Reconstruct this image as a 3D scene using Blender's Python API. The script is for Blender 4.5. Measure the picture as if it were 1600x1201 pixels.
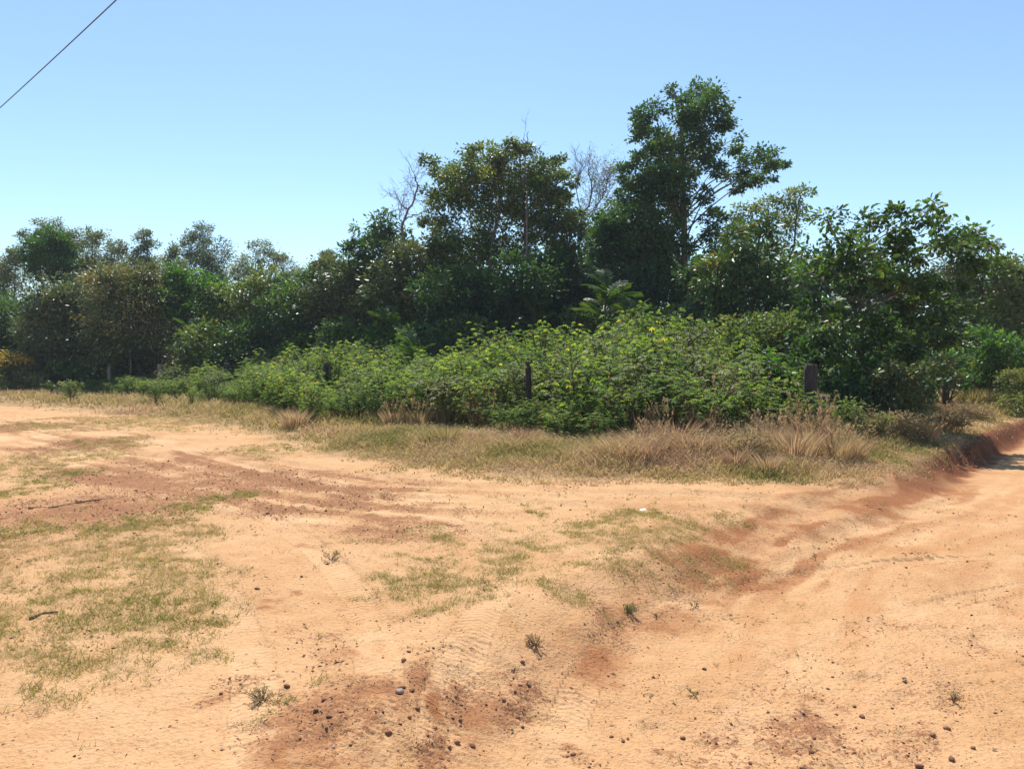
import bpy, math, random
import numpy as np
from mathutils import Vector

# ------------------------------------------------------------------ scene, camera, light
for o in list(bpy.data.objects): bpy.data.objects.remove(o)
scn = bpy.context.scene
COL = scn.collection
random.seed(7)
RNG = np.random.default_rng(11)
CAM_H, FPX, HOR = 1.6, 1200.0, 565.0

cam_d = bpy.data.cameras.new('camera'); cam = bpy.data.objects.new('camera', cam_d); COL.objects.link(cam)
cam_d.sensor_width = 36.0; cam_d.lens = 27.0; cam_d.clip_start = 0.05; cam_d.clip_end = 6000
cam.location = (0, 0, CAM_H)
cam.rotation_euler = (math.radians(90 - 1.70), 0, 0)
scn.camera = cam
scn.render.resolution_x, scn.render.resolution_y = 1024, 768

SUN_EL, SUN_AZ = 60.0, -10.0            # azimuth measured from +Y towards +X
w = bpy.data.worlds.new('World'); scn.world = w; w.use_nodes = True
nt = w.node_tree; nt.nodes.clear()
sky = nt.nodes.new('ShaderNodeTexSky'); sky.sky_type = 'NISHITA'; sky.sun_disc = False
sky.sun_elevation = math.radians(SUN_EL); sky.sun_rotation = math.radians(SUN_AZ)
sky.altitude = 900; sky.air_density = 1.0; sky.dust_density = 0.5; sky.ozone_density = 1.2
bg = nt.nodes.new('ShaderNodeBackground'); bg.inputs[1].default_value = 0.14
wo = nt.nodes.new('ShaderNodeOutputWorld')
tn = nt.nodes.new('ShaderNodeMix'); tn.data_type = 'RGBA'; tn.blend_type = 'MULTIPLY'; tn.inputs[0].default_value = 1; tn.inputs[7].default_value = (.92, 1.0, 1.0, 1)
nt.links.new(sky.outputs[0], tn.inputs[6]); nt.links.new(tn.outputs[2], bg.inputs[0]); nt.links.new(bg.outputs[0], wo.inputs[0])
sd = bpy.data.lights.new('sun', 'SUN'); sd.energy = 5.0; sd.angle = math.radians(0.53); sd.color = (1, 0.95, 0.87)
sun = bpy.data.objects.new('sun', sd); COL.objects.link(sun)
el, az = math.radians(SUN_EL), math.radians(SUN_AZ)
sdir = Vector((math.cos(el)*math.sin(az), math.cos(el)*math.cos(az), math.sin(el)))
sun.rotation_euler = sdir.to_track_quat('Z', 'Y').to_euler(); sun.location = (0, 10, 40)
scn.view_settings.view_transform = 'Standard'; scn.view_settings.look = 'None'
scn.view_settings.exposure = 0.45; scn.view_settings.gamma = 1.0

# ------------------------------------------------------------------ helpers
def gp(px, py, z=0.0):
    """ground point for a place seen in the photograph (z = local ground level)"""
    D = (CAM_H - z)*FPX/(py - HOR)
    return ((px - 800)/FPX*D, D)
def wp(px, py, D):
    return np.array([(px - 800)/FPX*D, D, CAM_H + (HOR - py)/FPX*D])

def hash2(ix, iy, s):
    h = (ix.astype(np.int64)*374761393 + iy.astype(np.int64)*668265263 + s*974634777) & 0xffffffff
    h = ((h ^ (h >> 13))*1274126177) & 0xffffffff
    h = (h ^ (h >> 16)) & 0xffffff
    return h/float(0xffffff)
def vnoise(x, y, s=0):
    x = np.asarray(x, float); y = np.asarray(y, float)
    ix = np.floor(x); iy = np.floor(y); fx = x-ix; fy = y-iy
    fx = fx*fx*(3-2*fx); fy = fy*fy*(3-2*fy)
    a = hash2(ix, iy, s); b = hash2(ix+1, iy, s); c = hash2(ix, iy+1, s); d = hash2(ix+1, iy+1, s)
    return (a*(1-fx)+b*fx)*(1-fy)+(c*(1-fx)+d*fx)*fy
def fbm(x, y, sc, s=0, o=4):
    v = 0; a = .5; t = 0
    for k in range(o):
        v = v + a*vnoise(x*sc, y*sc, s+k*17); t += a; a *= .5; sc *= 2.03
    return v/t
def sstep(a, b, x):
    t = np.clip((x-a)/(b-a), 0, 1); return t*t*(3-2*t)
def seg_dist(x, y, pts):
    """distance, signed side (+ = right of travel), arc length along polyline"""
    best = np.full(np.shape(x), 1e9); side = np.zeros(np.shape(x)); arc = np.zeros(np.shape(x)); L0 = 0
    for (ax, ay), (bx_, by_) in zip(pts[:-1], pts[1:]):
        dx, dy = bx_-ax, by_-ay; L = math.hypot(dx, dy)
        t = np.clip(((x-ax)*dx+(y-ay)*dy)/(L*L), 0, 1)
        ex, ey = x-(ax+t*dx), y-(ay+t*dy); d = np.hypot(ex, ey)
        m = d < best
        best = np.where(m, d, best)
        side = np.where(m, np.sign((x-ax)*dy-(y-ay)*dx), side)
        arc = np.where(m, L0+t*L, arc); L0 += L
    return best, side, arc
def smooth_line(pts, n=6):
    out = []
    P = [np.array(p, float) for p in pts]; P = [2*P[0]-P[1]]+P+[2*P[-1]-P[-2]]
    for i in range(1, len(P)-2):
        for k in range(n):
            t = k/n
            out.append(tuple(.5*((2*P[i])+(-P[i-1]+P[i+1])*t+(2*P[i-1]-5*P[i]+4*P[i+1]-P[i+2])*t*t+(-P[i-1]+3*P[i]-3*P[i+1]+P[i+2])*t**3)))
    out.append(tuple(P[-2])); return out

def mesh_np(name, V, F, tint=None, smooth=False, attrs=None):
    """V (n,3); F list of index arrays (m,3)/(m,4)"""
    me = bpy.data.meshes.new(name)
    V = np.asarray(V, np.float32)
    F = [np.asarray(f, np.int32) for f in F if len(f)]
    me.vertices.add(len(V)); me.vertices.foreach_set('co', V.ravel())
    loops = np.concatenate([f.ravel() for f in F]); cnt = np.concatenate([np.full(len(f), f.shape[1], np.int32) for f in F])
    start = np.concatenate([[0], np.cumsum(cnt)[:-1]]).astype(np.int32)
    me.loops.add(len(loops)); me.loops.foreach_set('vertex_index', loops)
    me.polygons.add(len(cnt)); me.polygons.foreach_set('loop_start', start); me.polygons.foreach_set('loop_total', cnt)
    if smooth: me.polygons.foreach_set('use_smooth', np.ones(len(cnt), bool))
    if tint is not None:
        a = me.attributes.new('tint', 'FLOAT', 'POINT'); a.data.foreach_set('value', np.asarray(tint, np.float32))
    for k, v in (attrs or {}).items():
        a = me.attributes.new(k, 'FLOAT', 'POINT'); a.data.foreach_set('value', np.asarray(v, np.float32))
    me.update(calc_edges=True); me.validate()
    return me
class MB:
    def __init__(s): s.V = []; s.F3 = []; s.F4 = []; s.T = []; s.n = 0
    def add(s, V, F3=None, F4=None, t=0.5):
        V = np.asarray(V, float).reshape(-1, 3)
        s.V.append(V); s.T.append(np.broadcast_to(np.asarray(t, float), (len(V),)))
        if F3 is not None and len(F3): s.F3.append(np.asarray(F3)+s.n)
        if F4 is not None and len(F4): s.F4.append(np.asarray(F4)+s.n)
        s.n += len(V)
    def mesh(s, name, smooth=False, org=None):
        V = np.concatenate(s.V)
        if org is not None: V = V-np.asarray(org, float)
        F = ([np.concatenate(s.F3)] if s.F3 else [])+([np.concatenate(s.F4)] if s.F4 else [])
        return mesh_np(name, V, F, np.concatenate(s.T), smooth)
    def tube(s, pts, rad, sides=5, cap=True, t=0.5):
        pts = np.asarray(pts, float); n = len(pts); rad = np.broadcast_to(np.asarray(rad, float), (n,))
        T = np.gradient(pts, axis=0); T /= np.linalg.norm(T, axis=1)[:, None]+1e-9
        ref = np.array([0, 0, 1.]) if abs(T[0][2]) < .9 else np.array([1., 0, 0])
        U = np.cross(T, ref); U /= np.linalg.norm(U, axis=1)[:, None]+1e-9; W = np.cross(T, U)
        a = np.linspace(0, 2*math.pi, sides, endpoint=False)
        V = pts[:, None, :]+rad[:, None, None]*(U[:, None, :]*np.cos(a)[None, :, None]+W[:, None, :]*np.sin(a)[None, :, None])
        i = np.arange(n-1)[:, None]*sides; j = np.arange(sides)[None, :]; j2 = (j+1) % sides
        F4 = np.stack([i+j, i+j2, i+sides+j2, i+sides+j], -1).reshape(-1, 4)
        V = V.reshape(-1, 3); F3 = None
        if cap:
            V = np.concatenate([V, pts[:1], pts[-1:]]); j = np.arange(sides); j2 = (j+1) % sides
            F3 = np.concatenate([np.stack([j2, j, np.full(sides, n*sides)], -1), np.stack([(n-1)*sides+j, (n-1)*sides+j2, np.full(sides, n*sides+1)], -1)])
        s.add(V, F3, F4, t)
def unit(v): return v/(np.linalg.norm(v, axis=-1, keepdims=True)+1e-9)
def add_leaves(mb, C, A, N, L, W, tint, six=False, fold=.12):
    """kite leaves (2 tris) or six-point blades (4 tris). C base points, A axis, N approx normal"""
    n = len(C); A = unit(A); S = unit(np.cross(A, N)); N = np.cross(S, A)
    L = np.broadcast_to(L, (n,))[:, None]; W = np.broadcast_to(W, (n,))[:, None]; i = np.arange(n)[:, None]
    if not six:
        V = np.stack([C, C+A*L*.45+S*W*.5+N*W*fold, C+A*L, C+A*L*.45-S*W*.5+N*W*fold], 1)
        F = np.concatenate([i*4+np.array([[0, 1, 2]]), i*4+np.array([[0, 2, 3]])])
        mb.add(V.reshape(-1, 3), F3=F, t=np.repeat(tint, 4))
    else:
        D = -N*L*.12
        V = np.stack([C, C+A*L*.3+S*W*.42+N*W*fold, C+A*L*.7+S*W*.4+N*W*fold+D*.3, C+A*L+D, C+A*L*.7-S*W*.4+N*W*fold+D*.3, C+A*L*.3-S*W*.42+N*W*fold, C+A*L*.5], 1)
        F3 = np.concatenate([i*7+np.array([[a, b, 6]]) for a, b in ((0, 1), (1, 2), (2, 3), (3, 4), (4, 5), (5, 0))])
        mb.add(V.reshape(-1, 3), F3=F3, t=np.repeat(tint, 7))
def add_blades(mb, B, A, L, W, tint, bend=.35):
    """curved grass blades, 3 tris: base points B, lean direction A (horizontal), heights L"""
    n = len(B); ang = RNG.uniform(0, 2*math.pi, n); S = np.stack([np.cos(ang), np.sin(ang), 0*ang], 1)
    L = np.broadcast_to(L, (n,))[:, None]; W = np.broadcast_to(W, (n,))[:, None]; i = np.arange(n)[:, None]
    up = np.array([[0, 0, 1.]])
    M = B+up*L*.6+A*L*bend*.35; T = B+up*L+A*L*bend
    V = np.stack([B-S*W*.5, B+S*W*.5, M-S*W*.4, M+S*W*.4, T], 1)
    F3 = np.concatenate([i*5+np.array([[0, 1, 3]]), i*5+np.array([[0, 3, 2]]), i*5+np.array([[2, 3, 4]])])
    mb.add(V.reshape(-1, 3), F3=F3, t=np.repeat(tint, 5))

def add_tris(mb, B, A, L, W, tint):
    n = len(B); ang = RNG.uniform(0, 2*math.pi, n); S = np.stack([np.cos(ang), np.sin(ang), 0*ang], 1); W = np.broadcast_to(W, (n,))[:, None]; i = np.arange(n)[:, None]
    V = np.stack([B-S*W*.5, B+S*W*.5, B+np.array([[0, 0, 1.]])*L[:, None]+A*L[:, None]*1.1], 1)
    mb.add(V.reshape(-1, 3), F3=i*3+np.array([[0, 1, 2]]), t=np.repeat(tint, 3))
def link(name, me, mat=None, parent=None, loc=None, kind=None):
    o = bpy.data.objects.new(name, me); COL.objects.link(o)
    if mat is not None and me is not None and not me.materials: me.materials.append(mat)
    if parent is not None: o.parent = parent
    if loc is not None: o.location = loc
    if kind: o['kind'] = kind
    return o
def tag(o, label, cat, group=None):
    o['label'] = label; o['category'] = cat
    if group: o['group'] = group
    return o
def thing(name, label, cat, loc, group=None, rz=0):
    o = link(name, None, loc=loc); o.rotation_euler = (0, 0, rz); o.empty_display_size = .2
    return tag(o, label, cat, group)
def copy_tree(root, loc, rz, sc, label=None, group=None, tilt=(0, 0)):
    r = root.copy(); COL.objects.link(r); r.location = loc; r.rotation_euler = (tilt[0], tilt[1], rz)
    r.scale = sc if hasattr(sc, '__len__') else (sc, sc, sc)
    if label: r['label'] = label
    if group: r['group'] = group
    for ch in root.children:
        c = ch.copy(); COL.objects.link(c); c.parent = r
        for g in ch.children:
            d = g.copy(); COL.objects.link(d); d.parent = c
    return r

# ------------------------------------------------------------------ materials
def nodes(name):
    m = bpy.data.materials.new(name); m.use_nodes = True; t = m.node_tree; t.nodes.clear()
    return m, t, t.nodes.new, t.links.new
def ramp(new, stops, interp='LINEAR'):
    r = new('ShaderNodeValToRGB'); r.color_ramp.interpolation = interp
    e = r.color_ramp.elements
    while len(e) < len(stops): e.new(.5)
    for k, (p, c) in enumerate(stops):
        e[k].position = p; e[k].color = (*c, 1) if len(c) == 3 else c
    return r
def leaf_mat(name, stops, rough=.4, trans=.3, tcol=(1.5, 1.7, .5), spec=.5):
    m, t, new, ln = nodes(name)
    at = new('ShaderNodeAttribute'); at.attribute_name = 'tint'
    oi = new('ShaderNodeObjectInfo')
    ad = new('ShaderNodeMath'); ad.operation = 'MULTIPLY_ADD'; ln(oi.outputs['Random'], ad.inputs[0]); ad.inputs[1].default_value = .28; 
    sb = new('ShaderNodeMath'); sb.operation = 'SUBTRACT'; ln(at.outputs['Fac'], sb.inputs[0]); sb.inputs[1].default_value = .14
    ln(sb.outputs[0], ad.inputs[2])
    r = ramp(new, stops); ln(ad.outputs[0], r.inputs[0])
    p = new('ShaderNodeBsdfPrincipled'); ln(r.outputs[0], p.inputs['Base Color'])
    p.inputs['Roughness'].default_value = rough; p.inputs['Specular IOR Level'].default_value = spec
    mx = new('ShaderNodeMix'); mx.data_type = 'RGBA'; mx.blend_type = 'MULTIPLY'; mx.inputs[0].default_value = 1
    ln(r.outputs[0], mx.inputs[6]); mx.inputs[7].default_value = (*tcol, 1)
    tr = new('ShaderNodeBsdfTranslucent'); ln(mx.outputs[2], tr.inputs[0])
    ms = new('ShaderNodeMixShader'); ms.inputs[0].default_value = trans
    ln(p.outputs[0], ms.inputs[1]); ln(tr.outputs[0], ms.inputs[2])
    o = new('ShaderNodeOutputMaterial'); ln(ms.outputs[0], o.inputs[0])
    return m
def bark_mat(name, a, b, scale=6, rough=.85):
    m, t, new, ln = nodes(name)
    tc = new('ShaderNodeTexCoord'); mp = new('ShaderNodeMapping'); mp.inputs['Scale'].default_value = (scale, scale, scale*.25)
    ln(tc.outputs['Object'], mp.inputs[0])
    n = new('ShaderNodeTexNoise'); n.inputs['Scale'].default_value = 3; n.inputs['Detail'].default_value = 6; ln(mp.outputs[0], n.inputs['Vector'])
    r = ramp(new, [(.3, a), (.7, b)]); ln(n.outputs[0], r.inputs[0])
    p = new('ShaderNodeBsdfPrincipled'); p.inputs['Roughness'].default_value = rough; p.inputs['Specular IOR Level'].default_value = .2
    ln(r.outputs[0], p.inputs['Base Color'])
    bp = new('ShaderNodeBump'); bp.inputs['Strength'].default_value = .6; bp.inputs['Distance'].default_value = .02
    ln(n.outputs[0], bp.inputs['Height']); ln(bp.outputs[0], p.inputs['Normal'])
    o = new('ShaderNodeOutputMaterial'); ln(p.outputs[0], o.inputs[0]); return m

M = {}
M['dark'] = leaf_mat('leaf_dark_glossy', [(0, (0.0271, 0.0609, 0.0271)), (0.5, (0.0507, 0.1048, 0.0372)), (0.85, (0.0931, 0.1607, 0.0473)), (1, (0.186, 0.2367, 0.0593))], .5, .36, spec=.3)
M['olive'] = leaf_mat('leaf_olive', [(0, (0.0546, 0.0911, 0.0292)), (0.5, (0.1184, 0.1639, 0.0474)), (0.85, (0.2186, 0.2368, 0.0637)), (1, (0.3643, 0.3097, 0.0911))], .45, .3, spec=.3)
M['pale'] = leaf_mat('leaf_pale_grey', [(0, (0.0929, 0.1207, 0.063)), (0.5, (0.1763, 0.2134, 0.1114)), (1, (0.297, 0.3063, 0.1578))], .5, .3, (1.3, 1.35, .7), spec=.3)
M['fresh'] = leaf_mat('leaf_fresh_green', [(0, (0.0379, 0.0949, 0.0228)), (0.5, (0.0759, 0.1644, 0.0329)), (0.85, (0.1265, 0.2277, 0.0379)), (1, (0.253, 0.3036, 0.0506))], .42, .36, spec=.3)
M['brownish'] = leaf_mat('leaf_brownish', [(0, (0.0466, 0.0792, 0.035)), (0.5, (0.0978, 0.1351, 0.0537)), (0.85, (0.198, 0.2049, 0.0792)), (1, (0.3493, 0.2561, 0.1047))], .42, .22, (1.5, 1.5, .55), spec=.3)
M['broad'] = leaf_mat('leaf_broad_glossy', [(0, (0.025, 0.0531, 0.0243)), (0.5, (0.0525, 0.1004, 0.0351)), (0.82, (0.1124, 0.1653, 0.0405)), (1, (0.2997, 0.2953, 0.054))], .46, .45, spec=.33)
M['tips'] = leaf_mat('leaf_orange_tips', [(0, (0.0379, 0.0863, 0.0311)), (0.6, (0.0775, 0.1638, 0.0431)), (0.85, (0.2414, 0.2587, 0.0605)), (1, (0.5174, 0.2243, 0.069))], .38, .28, (1.5, 1.4, .5), spec=.3)
M['cassava'] = leaf_mat('leaf_field_shrub', [(0, (0.0726, 0.1346, 0.054)), (0.5, (0.1542, 0.2375, 0.0809)), (0.85, (0.2541, 0.3166, 0.1082)), (1, (0.4356, 0.3798, 0.1351))], .7, .58, (1.5, 1.5, .35), .14)
M['weedy'] = leaf_mat('leaf_pale_shrub', [(0, (0.0794, 0.1125, 0.0397)), (0.5, (0.1587, 0.1984, 0.0661)), (0.85, (0.2248, 0.238, 0.0926)), (1, (0.3174, 0.2513, 0.1058))], .55, .35, (1.3, 1.4, .6), .15)
M['frond'] = leaf_mat('leaf_palm', [(0, (0.028, 0.063, 0.0175)), (0.5, (0.0525, 0.105, 0.0245)), (1, (0.112, 0.14, 0.035))], .34, .35, spec=.3)
M['flower'] = leaf_mat('flower_yellow', [(0, (.1, .14, .03)), (.4, (.4, .26, .03)), (1, (.6, .38, .03))], .6, .3, (1.2, 1.1, .5))
M['dry'] = leaf_mat('grass_dry', [(0, (0.1953, 0.196, 0.0585)), (0.3, (0.3515, 0.2842, 0.117)), (0.55, (0.5078, 0.3822, 0.2022)), (0.8, (0.5371, 0.392, 0.2447)), (1, (0.3515, 0.2058, 0.1383))], .7, .45, (1.15, 1.1, .9), .2)
M['short'] = leaf_mat('grass_short', [(0, (0.1564, 0.184, 0.0414)), (0.4, (0.276, 0.2576, 0.0736)), (0.7, (0.3864, 0.322, 0.138)), (1, (0.3864, 0.276, 0.1564))], .6, .45, (1.2, 1.2, .7), .25)
M['plume'] = leaf_mat('grass_plume', [(0, (.3, .19, .1)), (.5, (.46, .33, .2)), (1, (.6, .46, .3))], .8, .4, (1.1, 1, .9), .1)
M['bark'] = bark_mat('bark_grey', (.07, .055, .045), (.2, .165, .135))
M['barkd'] = bark_mat('bark_dark', (.035, .028, .022), (.1, .08, .065))
M['barkp'] = bark_mat('bark_pinkish', (.12, .085, .07), (.27, .2, .165))
M['dead'] = bark_mat('bark_dead', (.13, .11, .1), (.27, .23, .21))
M['stem'] = bark_mat('stem_brown', (.07, .05, .03), (.17, .12, .075))
M['twig'] = bark_mat('twig_brown', (.12, .085, .055), (.26, .18, .115), 20)
M['wood'] = bark_mat('weathered_wood', (.025, .02, .018), (.085, .066, .055), 14)
M['woodp'] = bark_mat('weathered_wood_pale', (.13, .11, .095), (.3, .25, .21), 14)

def plain(name, c, rough=.6, metal=0, n=.15):
    m, t, new, ln = nodes(name)
    tc = new('ShaderNodeTexCoord'); nz = new('ShaderNodeTexNoise'); nz.inputs['Scale'].default_value = 18; nz.inputs['Detail'].default_value = 4
    ln(tc.outputs['Object'], nz.inputs['Vector'])
    r = ramp(new, [(.3, tuple(k*(1-n*2) for k in c)), (.7, tuple(min(1, k*(1+n*2)) for k in c))]); ln(nz.outputs[0], r.inputs[0])
    p = new('ShaderNodeBsdfPrincipled'); p.inputs['Roughness'].default_value = rough; p.inputs['Metallic'].default_value = metal
    ln(r.outputs[0], p.inputs['Base Color'])
    o = new('ShaderNodeOutputMaterial'); ln(p.outputs[0], o.inputs[0]); return m
M['wire'] = plain('fence_wire', (.12, .105, .095), .5, .6)
M['cable'] = plain('cable_black', (.03, .03, .035), .5)
M['paper'] = plain('white_plastic', (.75, .75, .74), .5, 0, .05)

def stone_mat():
    m, t, new, ln = nodes('laterite_pebbles')
    at = new('ShaderNodeAttribute'); at.attribute_name = 'tint'
    tc = new('ShaderNodeTexCoord'); nz = new('ShaderNodeTexNoise'); nz.inputs['Scale'].default_value = 40; nz.inputs['Detail'].default_value = 3
    ln(tc.outputs['Object'], nz.inputs['Vector'])
    r = ramp(new, [(0, (.12, .06, .038)), (.4, (.24, .115, .065)), (.75, (.4, .2, .105)), (1, (.42, .34, .28))]); ln(at.outputs['Fac'], r.inputs[0])
    mx = new('ShaderNodeMix'); mx.data_type = 'RGBA'; mx.blend_type = 'MULTIPLY'; mx.inputs[0].default_value = .5
    ln(r.outputs[0], mx.inputs[6]); ln(nz.outputs[0], mx.inputs[7])
    p = new('ShaderNodeBsdfPrincipled'); p.inputs['Roughness'].default_value = .85; p.inputs['Specular IOR Level'].default_value = .25
    ln(mx.outputs[2], p.inputs['Base Color'])
    o = new('ShaderNodeOutputMaterial'); ln(p.outputs[0], o.inputs[0]); return m
M['stone'] = stone_mat()

# ------------------------------------------------------------------ ground: heights and soil masks
EDGE = smooth_line([(-2.6, -8), (-1.3, 0), gp(560, 1290, -.15), gp(680, 1175, -.15), gp(800, 1075, -.15), gp(930, 985, -.15), gp(1060, 915, -.15),
                    gp(1180, 850, -.15), gp(1300, 805, -.15), gp(1420, 757, -.1), gp(1500, 716, -.1), gp(1600, 668, -.1), (26, 33), (60, 72)], 6)
# lower edge of the grassy verge, from far left to far right
VERGE = smooth_line([(-60, 70), (-27, 35.5), gp(0, 634), gp(150, 646), gp(300, 662), gp(430, 688), gp(540, 712), gp(700, 742), gp(900, 753), gp(1080, 757),
                     gp(1250, 757), gp(1370, 750), gp(1440, 738), gp(1500, 706), gp(1600, 658), (26.4, 34), (60, 72.8)], 5)
def pxl(pts, z=0): return smooth_line([gp(a, b, z) for a, b in pts], 5)
TRACKS = [  # centre line, half width, depth, tread
    (pxl([(860, 1300), (890, 1150), (960, 1040), (1090, 960), (1280, 910), (1480, 893), (1750, 884)], -.3), .11, .022, 1),
    (pxl([(1130, 1320), (1150, 1180), (1230, 1075), (1400, 985), (1640, 930)], -.3), .11, .016, 1),
    (pxl([(1080, 945), (1180, 890), (1330, 850), (1480, 800), (1650, 745)], -.3), .12, .022, 0),
    (pxl([(1220, 935), (1400, 870), (1550, 815), (1700, 770)], -.3), .12, .018, 0),
    (pxl([(560, 1190), (590, 1050), (570, 960), (520, 890), (430, 820), (300, 755), (130, 700), (-60, 660)]), .13, .03, 1),
    (pxl([(690, 1230), (690, 1100), (740, 985), (780, 920), (760, 850), (640, 790), (430, 735), (230, 690), (0, 650)]), .13, .04, 1),
    (pxl([(1280, 800), (1080, 800), (850, 790), (650, 780), (480, 762), (300, 725), (100, 682), (-60, 660)]), .16, .045, 0),
    (pxl([(1330, 783), (1080, 775), (850, 768), (620, 752), (420, 715), (200, 672), (0, 645)]), .16, .045, 0),
    (pxl([(380, 1230), (395, 1090), (370, 980), (330, 900), (270, 830)]), .12, .014, 1),
]
# soft blobs in photograph coordinates: (x, y, half width px, half height px, weight)
GRASS_B = [(60, 850, 190, 45, 1), (130, 900, 170, 60, 1), (60, 970, 170, 60, 1), (200, 1000, 100, 40, .8), (50, 1060, 120, 40, .8), (200, 1060, 110, 40, .6), (60, 1120, 100, 35, .6),
           (240, 830, 90, 22, .9), (40, 720, 90, 45, 1), (10, 760, 60, 30, .8), (650, 895, 55, 32, 1), (690, 915, 55, 25, .9), (630, 945, 40, 18, .7), (775, 872, 60, 26, 1), (850, 905, 70, 22, .9),
           (930, 840, 110, 35, .9), (1010, 830, 110, 28, 1), (1080, 850, 70, 22, .9), (960, 870, 110, 25, .9), (900, 920, 60, 15, .8), (1100, 885, 30, 15, .6), (985, 935, 28, 9, 1), (770, 815, 40, 12, .6), (850, 800, 25, 7, .6),
           (660, 760, 25, 6, .5), (560, 850, 60, 20, .35), (405, 1115, 35, 18, .5), (320, 790, 60, 20, .6), (1090, 830, 60, 14, .8), (1150, 815, 50, 10, .5), (650, 845, 60, 14, .5), (200, 660, 200, 14, .7), (450, 700, 120, 14, .6), (280, 960, 60, 40, .5)]
GRAV_B = [(130, 795, 210, 40, 1), (60, 810, 120, 28, .8), (220, 800, 110, 28, .9), (150, 745, 130, 20, .7), (250, 720, 100, 14, .6), (50, 667, 70, 10, 1), (150, 690, 110, 12, .9), (330, 728, 60, 10, .7), (450, 755, 150, 17, 1), (400, 740, 120, 14, .9), (560, 800, 90, 12, .7), (640, 830, 110, 12, .7), (580, 850, 50, 12, .6), (450, 790, 60, 10, .7), (350, 775, 110, 12, .8), (300, 770, 120, 14, .7),
          (540, 775, 60, 14, .6), (640, 845, 50, 14, .5), (530, 830, 60, 18, .4), (470, 1010, 45, 30, .6), (450, 1045, 40, 16, .5), (500, 1130, 90, 45, .8), (620, 1080, 50, 70, .8), (680, 1170, 50, 30, 1.1), (740, 1070, 60, 60, .8), (800, 1060, 50, 40, 1), (820, 1030, 40, 30, .8),
          (970, 945, 50, 25, .9), (1060, 905, 40, 20, .5), (1250, 1020, 80, 18, .8), (1310, 1070, 90, 26, .9), (1350, 1120, 110, 34, .75), (1480, 1110, 120, 50, .7), (1420, 1010, 170, 60, .42), (1200, 1100, 160, 80, .34), (1500, 1180, 110, 30, .7), (1150, 1150, 50, 40, .5), (960, 1140, 40, 16, .6), (1080, 1110, 40, 14, .6), (1560, 950, 80, 18, .5), (1450, 925, 90, 8, .5), (1160, 985, 60, 10, .4)]
RED_B = [(385, 945, 40, 10, .9), (480, 1040, 50, 24, .6), (500, 860, 30, 10, .6), (385, 832, 14, 5, .8), (500, 1130, 90, 50, 1.0), (690, 1110, 40, 40, 1.0), (620, 1085, 50, 60, .8), (760, 1080, 60, 60, .85), (470, 1170, 70, 30, .9), (540, 1180, 80, 25, .8), (950, 1000, 80, 45, .8), (1010, 930, 70, 25, .8), (1130, 870, 80, 20, .9), (1180, 840, 80, 18, .8), (1270, 805, 90, 14, .8), (1330, 778, 90, 12, .9),
         (1200, 790, 90, 10, .5), (960, 1130, 30, 14, .7), (1080, 1110, 40, 10, .5), (1300, 870, 80, 14, .3), (1500, 880, 90, 12, .4), (770, 1150, 60, 50, .5), (1110, 905, 40, 16, .8), (400, 715, 200, 20, .2)]
def blobs(x, y, B):
    v = np.zeros(np.shape(x)); sc_ = .35+.05*np.hypot(x, y)
    x, y = x+(fbm(x, y, 1.4, 401)-.5)*1.5*sc_+(fbm(x, y, 5, 405, 3)-.5)*.6*sc_, y+(fbm(x, y, 1.4, 403)-.5)*1.9*sc_+(fbm(x, y, 5, 407, 3)-.5)*.7*sc_
    for a, b, ra, rb, wgt in B:
        cx, cy = gp(a, b); x1, _ = gp(a+ra, b); _, y0 = gp(a, b+rb); _, y1 = gp(a, b-rb)
        sx = abs(x1-cx); sy = max(.05, abs(y1-y0)/2)
        v = np.maximum(v, wgt*np.exp(-1.1*(((x-cx)/sx)**2+((y-cy)/sy)**2)))
    return v
def edge_d(x, y):
    d, s, a = seg_dist(x, y, EDGE); return d*s, a
def verge_d(x, y):
    d, s, a = seg_dist(x, y, VERGE); return -d*s      # positive inside the vegetated wedge
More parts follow.
